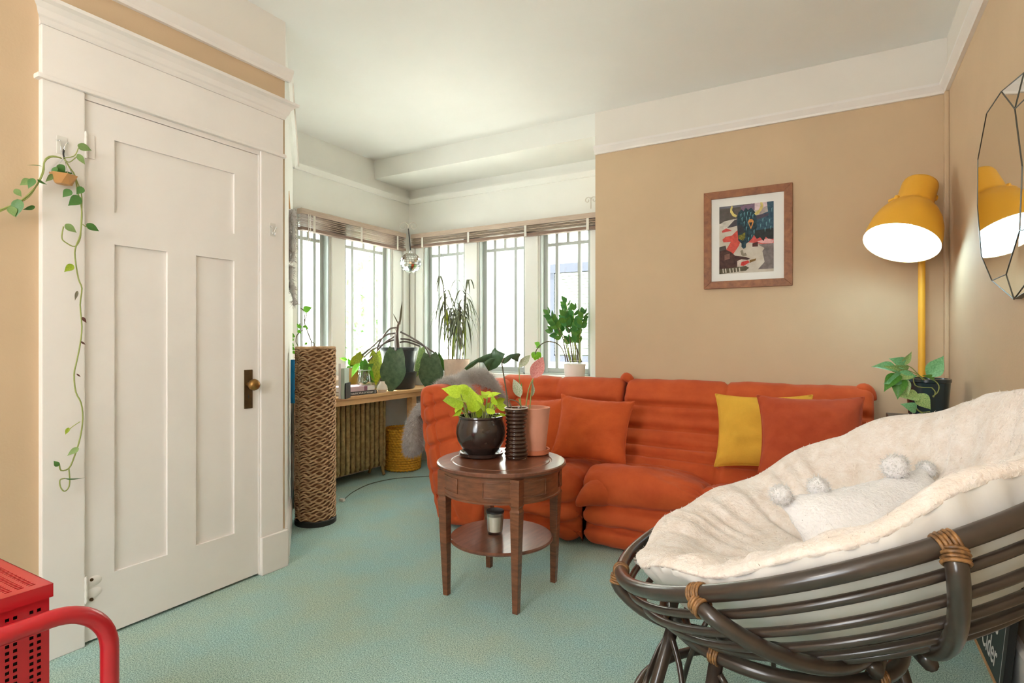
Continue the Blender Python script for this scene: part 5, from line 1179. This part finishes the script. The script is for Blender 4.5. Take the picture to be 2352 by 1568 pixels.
part('pot', MB().lathe([(0, oz), (0.035, oz), (0.04, oz + 0.01), (0.068, oz + 0.195), (0.064, oz + 0.197), (0.05, oz + 0.16), (0, oz + 0.155)], (ocx.x, ocx.y, 0), 32), M_OLIVE, olv, smooth=True)
soil(olv, ocx, 0.05, oz + 0.158)
for a, b in (((806, 842), (792, 848)), ((810, 842), (826, 816)), ((808, 842), (800, 822))): leaf2(lm('long', M_BRIGHT, fold=.3, bend=.2), a, b, 4.80, olv, roll=15, width=1.4)
# cream bowl beside the big pot
cb = Vector((-3.28, at(878, 895, X=-3.28).y, sh_z))
cbo = tag(part('small_bowl', MB().lathe([(0, sh_z), (0.03, sh_z), (0.034, sh_z + 0.008), (0.046, sh_z + 0.022), (0.04, sh_z + 0.05), (0.022, sh_z + 0.075), (0.02, sh_z + 0.088), (0.017, sh_z + 0.088), (0.018, sh_z + 0.07), (0, sh_z + 0.06)], (cb.x, cb.y, 0), 28), M_CREAM, None, smooth=True), 'small cream ceramic vase on the shelf partly behind the largest drooping leaf', 'vase')

# ------------------------------------------------------------------ big drooping philodendron
pz = sh_z; pp = Vector((-3.425, 3.885, 0)); PF = 5.08
phi_ = thing('potted_philodendron', (pp.x, pp.y, pz), 'black nursery pot plant with long drooping stems and huge paddle leaves', 'plant')
part('outer_pot', MB().lathe([(0, pz), (0.14, pz), (0.15, pz + 0.01), (0.168, pz + 0.145), (0.172, pz + 0.15), (0.164, pz + 0.15), (0.15, pz + 0.12), (0, pz + 0.02)], (pp.x, pp.y, 0), 48), M_BLACKP, phi_, smooth=True)
part('inner_pot', MB().lathe([(0.12, pz + 0.03), (0.158, pz + 0.30), (0.165, pz + 0.335), (0.178, pz + 0.337), (0.182, pz + 0.35), (0.181, pz + 0.365), (0.172, pz + 0.366), (0.160, pz + 0.33), (0, pz + 0.325)], (pp.x, pp.y, 0), 48), M_BLACKP, phi_, smooth=True)
soil(phi_, pp, 0.158, pz + 0.33)
stem2([(914, 800), (912, 770), (914, 748), (918, 738)], PF, [0.016 - 0.0003 * k for k in range(24)], mat('scaly_brown_stem', srgb(110, 88, 78), 0.8, bump=0.5, bscale=120), phi_)
for a, b, w in (((918, 745), (924, 690), .8), ((914, 742), (902, 718), .9), ((916, 746), (921, 722), .8), ((910, 760), (905, 750), 1.0), ((918, 765), (926, 758), 1.0)): leaf2(lm('strap', M_STEMD, fold=.4, bend=.1), a, b, PF, phi_, width=2.6 * w)
PET = [[(912, 752), (896, 755), (880, 772), (868, 795), (864, 812)], [(908, 765), (890, 768), (870, 782), (850, 800), (832, 815)], [(910, 764), (907, 780), (909, 805)], [(920, 762), (945, 775), (975, 795), (988, 820)], [(920, 778), (940, 780), (975, 795), (1006, 816)],
       [(908, 780), (890, 785), (855, 803), (835, 820)], [(918, 786), (935, 785), (965, 795)], [(906, 772), (880, 790), (845, 830)]]
dFs = [-0.22, -0.30, -0.30, -0.10, 0.0, -0.2, 0.0, -0.25]
for pts, df in zip(PET, dFs): stem2([(x, y, df * k / (len(pts) - 1)) for k, (x, y) in enumerate(pts)], PF, 0.008, mat('grey_mauve_petiole', srgb(110, 98, 92), 0.5), phi_)
PD = lm('paddle', M_DEEP, fold=0.10, bend=0.10, wave=0.012, n=14); PO = lm('paddle', M_OLIVELEAF, fold=0.12, bend=0.08, wave=0.01, n=14); PG = lm('paddle', M_GREEN, fold=0.12, bend=0.08, n=14)
leaf2(PD, (908, 806), (896, 906), PF - 0.30, phi_, dF=-0.03, roll=0, width=0.88, label='huge grey-green leaf hanging over the shelf edge')
leaf2(PO, (864, 810), (861, 886), PF - 0.22, phi_, roll=25, width=0.75); leaf2(PD, (988, 816), (992, 905), PF - 0.10, phi_, roll=-10, width=0.98)
leaf2(PG, (1006, 814), (1030, 860), PF, phi_, roll=40, width=0.6); leaf2(PO, (830, 812), (804, 842), PF - 0.30, phi_, roll=-20, width=0.85); leaf2(PG, (834, 828), (846, 880), PF - 0.2, phi_, roll=15, width=0.7)
leaf2(lm('paddle', M_VAR, n=14), (968, 800), (962, 872), PF + 0.02, phi_, roll=-30, width=0.5)

# ------------------------------------------------------------------ vine at the left window
vz = sh_z; vp_ = at(705, 880, F=4.30)
vn = thing('climbing_vine', (vp_.x, vp_.y, vz), 'bright green vine climbing before the left window behind the woven column', 'plant')
part('pot', MB().lathe([(0, vz), (0.05, vz), (0.065, vz + 0.11), (0.06, vz + 0.112), (0.05, vz + 0.09), (0, vz + 0.088)], (vp_.x, vp_.y, 0), 28), M_CREAM, vn, smooth=True)
for pts in ([(708, 860), (722, 795), (714, 782), (702, 750), (700, 738), (704, 720), (696, 712), (690, 707)], [(704, 862), (716, 800), (712, 775), (700, 745), (699, 720), (694, 708)], [(700, 862), (686, 800), (680, 785), (682, 770), (686, 766), (690, 755), (688, 742)], [(688, 762), (696, 758)]):
    stem2(pts, 4.30, 0.0034, M_STEMD, vn)
for a, b, w, rl in [((697, 712), (716, 706), 1.0, 0), ((690, 754), (682, 742), .8, 20), ((696, 752), (705, 746), .7, 0), ((702, 748), (708, 758), .6, 10), ((684, 758), (692, 766), .8, 0), ((666, 768), (678, 774), 1.2, 20), ((674, 782), (666, 775), .8, 10), ((667, 788), (675, 795), 1.0, 0), ((668, 798), (678, 803), 1.1, 30), ((706, 787), (698, 792), .8, 10), ((690, 812), (676, 818), .8, 0), ((672, 806), (680, 814), .7, 0)]:
    leaf2(lm('heart', M_BRIGHT, fold=.2, bend=.15), a, b, 4.28, vn, roll=rl, width=w * 1.15)

# ------------------------------------------------------------------ dracaena in a tan pot
az_ = 0.8055; dc = at(1049, 850, F=4.98)
dra = thing('potted_dracaena', (dc.x, dc.y, az_), 'thin bladed plant in a tan cylinder pot on the window ledge', 'plant')
part('pot', MB().lathe([(0, az_ - 0.08), (0.096, az_ - 0.08), (0.100, az_ - 0.075), (0.114, az_ + 0.178), (0.111, az_ + 0.18), (0.104, az_ + 0.16), (0, az_ + 0.155)], (dc.x, dc.y, 0), 40), M_CONC, dra, smooth=True)
soil(dra, dc, 0.103, az_ + 0.157)
heads = [(1019, 660, 0.0), (1036, 706, 0.06), (1056, 700, -0.05), (1070, 665, 0.02), (1045, 730, 0.05)]
bases = [(1030, 826), (1040, 826), (1056, 826), (1062, 826), (1048, 826)]
for (hx, hy, df), (bx, by) in zip(heads, bases): stem2([(bx, by), ((bx * 2 + hx) / 3 + 3, (2 * by + hy) / 3), ((bx + 2 * hx) / 3, (by + 2 * hy) / 3), (hx, hy)], 4.98 + df, 0.0048, M_STEMD, dra)
def blade_mesh(name, reach, rise, drop, w, m):
    P = []
    for t in np.linspace(0, 1, 9):
        x = reach * (1 - (1 - t) ** 1.6); z = rise * math.sin(math.pi * min(1, t * 1.1)) * (1 - t) - drop * t ** 1.7; h = w * (0.45 + 0.55 * math.sin(math.pi * min(1, t + .15))) * (1 - t ** 4)
        P.append([Vector((x, -h, z)), Vector((x, 0, z - 0.2 * h)), Vector((x, h, z))])
    return MB().grid(P).mesh(name, m, smooth='all', fix=False)
blades = [blade_mesh('leaf', 0.12, 0.05, 0.24, 0.0095, M_DRAC), blade_mesh('leaf', 0.17, 0.10, 0.22, 0.0095, M_DRAC), blade_mesh('leaf', 0.10, 0.02, 0.34, 0.010, M_DRAC), blade_mesh('leaf', 0.20, 0.20, 0.06, 0.008, M_DRAC), blade_mesh('leaf', 0.08, 0.06, 0.36, 0.010, M_OLIVELEAF)]
for hi, (hx, hy, df) in enumerate(heads):
    h0 = at(hx, hy, F=4.98 + df); b0_ = at(bases[hi][0], bases[hi][1], F=4.98)
    for k in range(24):
        t = k / 23; p = h0.lerp(b0_, 0.42 * (1 - t)); kind = 3 if (t > 0.88 and hi in (0, 3)) else (4 if (t < 0.25 and k % 2) else k % 3)
        az = k * 2.4 + hi; M = Matrix.Translation(p) @ Matrix.Rotation(az, 4, 'Z') @ Matrix.Scale(random.uniform(0.75, 1.1), 4)
        link('leaf', blades[kind], dra, M)
# ------------------------------------------------------------------ ZZ plant in a white pot
zc = at(1320, 850, F=4.47); ZF = 4.47
zz_ = thing('potted_zamioculcas', (zc.x, zc.y, az_), 'glossy dark green leaved plant in a small white pot on ledge', 'plant')
part('pot', MB().lathe([(0, az_ - 0.08), (0.060, az_ - 0.08), (0.064, az_ - 0.076), (0.087, az_ + 0.156), (0.083, az_ + 0.158), (0.078, az_ + 0.14), (0, az_ + 0.135)], (zc.x, zc.y, 0), 40), mat('white_ceramic', srgb(244, 238, 230), 0.4), zz_, smooth=True)
soil(zz_, zc, 0.077, az_ + 0.138)
part('tie', MB().tube([(zc.x + 0.062 * math.cos(a), zc.y + 0.05 * math.sin(a), az_ + 0.185) for a in np.linspace(0, 2 * math.pi, 25)[:-1]], 0.0015, 4, closed=True), M_TAPE, zz_, smooth='all', fix=False)
ZL = [lm('oval', M_GREEN, fold=.2, bend=.1), lm('oval', mat('forest_leaf', srgb(52, 116, 50), 0.35, var=.1, vscale=14, col2=srgb(76, 142, 70)), fold=.25, bend=.15)]
ZST = [((1305, 832), (1290, 770), (1262, 722), 5), ((1310, 832), (1296, 775), (1278, 740), 4), ((1312, 832), (1300, 780), (1270, 762), 3), ((1316, 832), (1306, 760), (1296, 725), 4), ((1320, 832), (1312, 760), (1300, 695), 6), ((1324, 832), (1318, 770), (1318, 712), 4), ((1328, 832), (1322, 780), (1326, 748), 4), ((1332, 832), (1332, 770), (1340, 722), 5), ((1318, 832), (1310, 790), (1308, 785), 2), ((1336, 832), (1318, 780), (1302, 728), 4), ((1322, 832), (1322, 790), (1324, 780), 3)]
for si, (a, m_, b, n) in enumerate(ZST):
    df = ((si * 5) % 7 - 3) * 0.03
    stem2([a, ((a[0] + m_[0]) / 2, (a[1] + m_[1]) / 2), m_, (b[0], b[1])], ZF + df * 0.7, [0.0055 - 0.00014 * k for k in range(24)], M_STEM if si % 3 else M_STEMD, zz_)
    for q in range(n):
        t = 0.35 + 0.65 * q / max(1, n - 1)
        x = m_[0] + (b[0] - m_[0]) * t; y = m_[1] + (b[1] - m_[1]) * t; ln = 19
        for sgn in (-1, 1):
            ang = math.atan2(b[1] - m_[1], b[0] - m_[0]) + sgn * (0.75 if q < n - 1 else 0.35)
            leaf2(ZL[(q + si) % 2], (x, y), (x + ln * math.cos(ang), y + ln * math.sin(ang)), ZF + df + sgn * 0.006, zz_, dF=0.02 * sgn * ((q % 2) * 2 - 1), roll=sgn * 25 + 10 * q, width=1.15)
stem2([(1300, 832), (1296, 812), (1284, 792), (1262, 784), (1244, 790), (1232, 804), (1230, 814)], ZF - 0.05, 0.004, M_STEMD, zz_)
for a, b in (((1240, 792), (1228, 786)), ((1242, 794), (1231, 797)), ((1229, 808), (1222, 822)), ((1231, 810), (1228, 828)), ((1233, 808), (1242, 822)), ((1232, 812), (1236, 826))): leaf2(lm('oval', M_BRIGHT, fold=.2), a, b, ZF - 0.05, zz_, roll=10, width=1.5)

# ------------------------------------------------------------------ blinds
def blind(o, ax, length, z1, z0, label, cordside):
    o = Vector(o); ax = Vector(ax); n = Vector((0, -1, 0)) if abs(ax.x) > 0.5 else Vector((1, 0, 0))
    b = thing('window_blind', tuple(o + ax * length / 2 + UP * z1), label, 'blind')
    def bx(name, a0, a1, d0, d1, za, zb, m, tilt=0.0):
        P = [(a0, d0, za), (a1, d0, za), (a1, d1, za + tilt), (a0, d1, za + tilt)]; vs = [o + ax * a + n * d + UP * z for a, d, z in P] + [o + ax * a + n * d + UP * (z + zb - za) for a, d, z in P]
        return part(name, MB().add(vs, [(0, 3, 2, 1), (4, 5, 6, 7), (0, 1, 5, 4), (1, 2, 6, 5), (2, 3, 7, 6), (3, 0, 4, 7)]), m, b, bevel=0.0)
    bx('headrail', 0, length, 0.0, 0.055, z1 - 0.042, z1, M_BLIND)
    zz = np.linspace(z1 - 0.058, z0 + 0.036, 6)
    for k, z in enumerate(zz): bx('slat', 0.003, length - 0.003, 0.003, 0.052, z, z + 0.003, M_BLIND, tilt=0.004 - 0.002 * (k % 3))
    bx('bottom_rail', 0.002, length - 0.002, 0.003, 0.053, z0, z0 + 0.024, M_BLINDD)
    for f in ((0.07, 0.33, 0.62, 0.9) if length > 1.5 else (0.1, 0.52, 0.9)):
        bx('ladder_tape', f * length - 0.011, f * length + 0.011, 0.054, 0.0555, z0 - 0.004, z1 - 0.042, M_TAPE)
    for k, dz in ((0, 0.62), (1, 0.35)):
        c = o + ax * (cordside * length) + n * (0.06 + 0.008 * k) + ax * 0.012 * k
        part('cord', MB().tube([c + UP * (z1 - 0.04), c + UP * (z1 - dz)], 0.0018 if k else 0.003, 5), M_TAPE, b)
    return b
blind((-3.555, YW - 0.022, 0), (1, 0, 0), 2.02, 2.165, 2.035, 'long taupe wooden blind raised above the three alcove windows', 0.965)
blind((XB + 0.022, 2.95, 0), (0, 1, 0), 1.21, 2.165, 2.0, 'shorter taupe wooden blind raised above the two left bay windows', 0.05)

# ------------------------------------------------------------------ mirror ball on its bracket, second scroll bracket
def scroll(c, w, label, along):
    along = Vector(along); s = thing('scroll_bracket', tuple(c), label, 'bracket')
    for sg_ in (-1, 1):
        P = []
        for t in np.linspace(0, 1, 26):
            a = t * 2.2 * math.pi; r = w * (0.5 - 0.36 * t)
            P.append(Vector(c) + along * sg_ * (w * 0.5 - r * math.cos(a) * 1.0) + UP * (r * math.sin(a) * 1.0))
        part('scroll', MB().tube(P, 0.0035, 6), M_TAPE, s, smooth='all', fix=False)
    part('arm', MB().tube([Vector(c) + UP * 0.02, Vector(c) - UP * 0.07], 0.004, 6), M_TAPE, s, smooth='all')
    return s
bc_ = at(938, 520, F=5.18)
sb_ = scroll(bc_, 0.09, 'white wrought scroll bracket in the window corner holding the mirror ball', RIGHT)
part('wall_arm', MB().tube([bc_, Vector((XB + 0.008, YW - 0.008, bc_.z))], 0.004, 6), M_TAPE, sb_, smooth='all')
scroll(at(1357, 459, Y=YW - 0.02), 0.055, 'white scroll bracket above the right end of the alcove blind', (1, 0, 0))
bl = at(943, 604, F=5.12); br_ = 0.094
ball = thing('mirror_ball', tuple(bl), 'small mirrored disco ball hanging on black cord in the window corner', 'ball')
mb = MB(); nl_ = 14
for i in range(nl_):
    t0, t1 = math.pi * i / nl_, math.pi * (i + 1) / nl_; nn_ = max(5, int(26 * math.sin((t0 + t1) / 2)))
    for k in range(nn_):
        a0, a1 = 2 * math.pi * k / nn_ + 0.012, 2 * math.pi * (k + 1) / nn_ - 0.012; e = 0.012
        q = [Vector((math.sin(t) * math.cos(a), math.sin(t) * math.sin(a), math.cos(t))) for t, a in ((t0 + e, a0), (t0 + e, a1), (t1 - e, a1), (t1 - e, a0))]
        c = sum(q, Vector()) / 4; j = Vector((rng.normal(0, .02), rng.normal(0, .02), rng.normal(0, .02)))
        mb.add([bl + br_ * (v + j.cross(v - c)) for v in q], [(0, 1, 2, 3)])
tiles = part('mirror_tiles', mb, M_MIRROR, ball, fix=False); tiles['kind'] = 'stuff'
part('core', MB().lathe([(br_ * 0.975 * math.sin(t), br_ * 0.975 * math.cos(t)) for t in np.linspace(0, math.pi, 15)], bl, 24), M_LEAD, ball, smooth='all')
part('cap', MB().lathe([(0, br_ + 0.022), (0.012, br_ + 0.02), (0.014, br_ - 0.004)], bl, 14), M_CHROME, ball, smooth='all')
part('cord', MB().tube([bl + UP * (br_ + 0.02), bc_ - UP * 0.02 + (bl - bc_) * Vector((1, 1, 0)).length * 0], 0.005, 6), M_BLACK, ball)

# ------------------------------------------------------------------ grey fringed wall hanging by the left window
wh = at(668, 470, F=3.50)
han = thing('feather_hanging', (wh.x, wh.y, 1.98), 'grey feathery fringed hanging on a wooden rod at the left window edge', 'wall hanging')
part('rod', MB().tube([at(660, 438, F=3.48), at(663, 480, F=3.5)], 0.011, 10), M_PINE, han, smooth=True)
part('string', MB().tube([at(656, 415, F=3.46), at(660, 440, F=3.48)], 0.002, 5), M_BLACK, han)
bodies = []
for pts, r in (([(666, 482), (664, 520), (664, 560), (664, 600)], .017), ([(674, 482), (674, 530), (674, 570), (672, 600)], .017), ([(668, 610), (668, 640), (672, 665), (678, 700)], .018)):
    bodies.append(part('feather_tassel', MB().tube(smooth_path([at(x, y, F=3.5) for x, y in pts], 14), [r * (0.8 + 0.25 * math.sin(q)) for q in range(14)], 9), mat('grey_felt', srgb(206, 203, 203), 0.9, var=.15, vscale=20), han, smooth='all', fix=False))
for k, b in enumerate(bodies): fur_mesh('feather_fringe', b.data, 260, 0.034, 0.004, M_FLUFFG, han, droop=0.7, spread=0.8, seed=50 + k)

# ------------------------------------------------------------------ cord on the carpet
cz_ = 0.004
P = smooth_path([(p.x, p.y, cz_) for p in (at(790, 1148, Z=0), at(812, 1130, Z=0), at(850, 1112, Z=0), at(905, 1100, Z=0), at(975, 1095, Z=0), at(1020, 1092, Z=0))], 40)
cd = thing('power_cord', tuple(P[0]), 'thin grey cord with white plug lying on the carpet before the radiator', 'cord')
part('cable', MB().tube(P, 0.003, 6), mat('grey_green_cable', srgb(112, 120, 104), 0.6), cd, smooth='all', fix=False)
q0 = at(786, 1151, Z=0); part('plug', MB().box((q0.x - 0.02, q0.y - 0.012, 0.001), (q0.x + 0.02, q0.y + 0.012, 0.02)), M_TAPE, cd, bevel=0.004)
# white cord hanging off the picture rail end
rc = Vector((XL + 0.02, 1.965, 2.47))
P = smooth_path([rc, rc + Vector((0.004, 0.006, -0.12)), rc + Vector((0.008, 0.02, -0.3)), rc + Vector((0.006, 0.03, -0.42))], 16)
tag(part('white_cable', MB().tube(P, 0.004, 6), M_TAPE, None, smooth='all', fix=False), 'white cord hanging from the picture rail end above the door corner', 'cable')

# ------------------------------------------------------------------ outdoors: ground, neighbour house, tree
M_GROUND = mat('bounce_ground', srgb(222, 222, 214), 0.95, var=0.1, vscale=3)  # ground made near white to bounce sunlight up to the bay ceiling
struct('floor_outside', MB().box((-30, 4.7, -2.3), (14, 30, -2.2)).box((-30, -12, -2.3), (-4.4, 4.7, -2.2)), M_GROUND)
hy_ = 7.6
nh = thing('neighbour_house', (-3.5, hy_, -2.2), 'pale shingled house beyond the alcove windows with one grey framed window', 'house')
part('wall', MB().box((-9.5, hy_, -2.2), (2.5, hy_ + 0.2, 5.5)), mat('pale_shingle_paint', srgb(226, 222, 214), 0.8), nh)
mb = MB()
for r_ in range(30):
    z = -1.2 + r_ * 0.2; x = -7.5 - rng.random() * 0.2
    while x < 0.5:
        wd_ = rng.uniform(0.12, 0.26)
        x2 = x + wd_ - 0.008
        if not (x2 > -3.84 and x < -2.97 and z > 0.55 and z < 2.4): mb.add([(x, hy_ - 0.004, z + 0.2), (x2, hy_ - 0.004, z + 0.2), (x2, hy_ - 0.022, z), (x, hy_ - 0.022, z), (x, hy_, z), (x2, hy_, z)], [(0, 1, 2, 3), (3, 2, 5, 4)])
        x += wd_
part('shingles', mb, mat('pale_shingle_paint', (0, 0, 0)), nh, fix=False, kind='stuff')
M_GREYF = mat('blue_grey_frame_paint', srgb(34, 38, 52), 0.6)
hw = part('window', MB().box((-3.64, hy_ - 0.01, 0.92), (-3.08, hy_ - 0.005, 2.16)), mat('dark_interior', srgb(90, 96, 90), 0.7), nh)
for b in (((-3.72, hy_ - 0.05, 0.84), (-3.64, hy_, 2.26)), ((-3.10, hy_ - 0.05, 0.84), (-3.02, hy_, 2.26)), ((-3.64, hy_ - 0.05, 0.84), (-3.10, hy_, 0.93)), ((-3.76, hy_ - 0.06, 2.15), (-2.98, hy_, 2.28))): part('frame', MB().box(*b), M_GREYF, hw)
for k in range(26): part('blind_slat', MB().box((-3.63, hy_ - 0.04, 0.95 + k * 0.046), (-3.11, hy_ - 0.03, 0.95 + k * 0.046 + 0.036)), mat('pale_green_slat', srgb(200, 206, 184), 0.7), hw)
tr_ = Vector((-5.9, 6.35, -2.2))
tree = thing('garden_tree', tuple(tr_), 'pale leafy tree outside beyond the left bay window', 'tree')
part('trunk', MB().tube(smooth_path([tr_, tr_ + Vector((0.05, 0, 1.5)), tr_ + Vector((-0.1, 0.1, 3.2))], 8), [0.14, 0.13, 0.12, 0.11, 0.1, 0.09, 0.07, 0.05], 8), mat('grey_bark', srgb(120, 112, 100), 0.9), tree, smooth='all')
cm = MB()
for k in range(1400):
    v = Vector(rng.normal(0, 1, 3)); v.normalize(); c = tr_ + Vector((0, 0, 3.6)) + Vector((v.x * 0.7, v.y * 0.7, v.z * 1.2)) * rng.random() ** 0.4
    a = Vector(rng.normal(0, 1, 3)).normalized() * 0.07; b = Vector(rng.normal(0, 1, 3)).normalized() * 0.06
    cm.add([c - a, c + b, c + a, c - b], [(0, 1, 2, 3)])
part('foliage', cm, mat('pale_foliage', srgb(120, 150, 100), 0.7), tree, fix=False, kind='stuff')
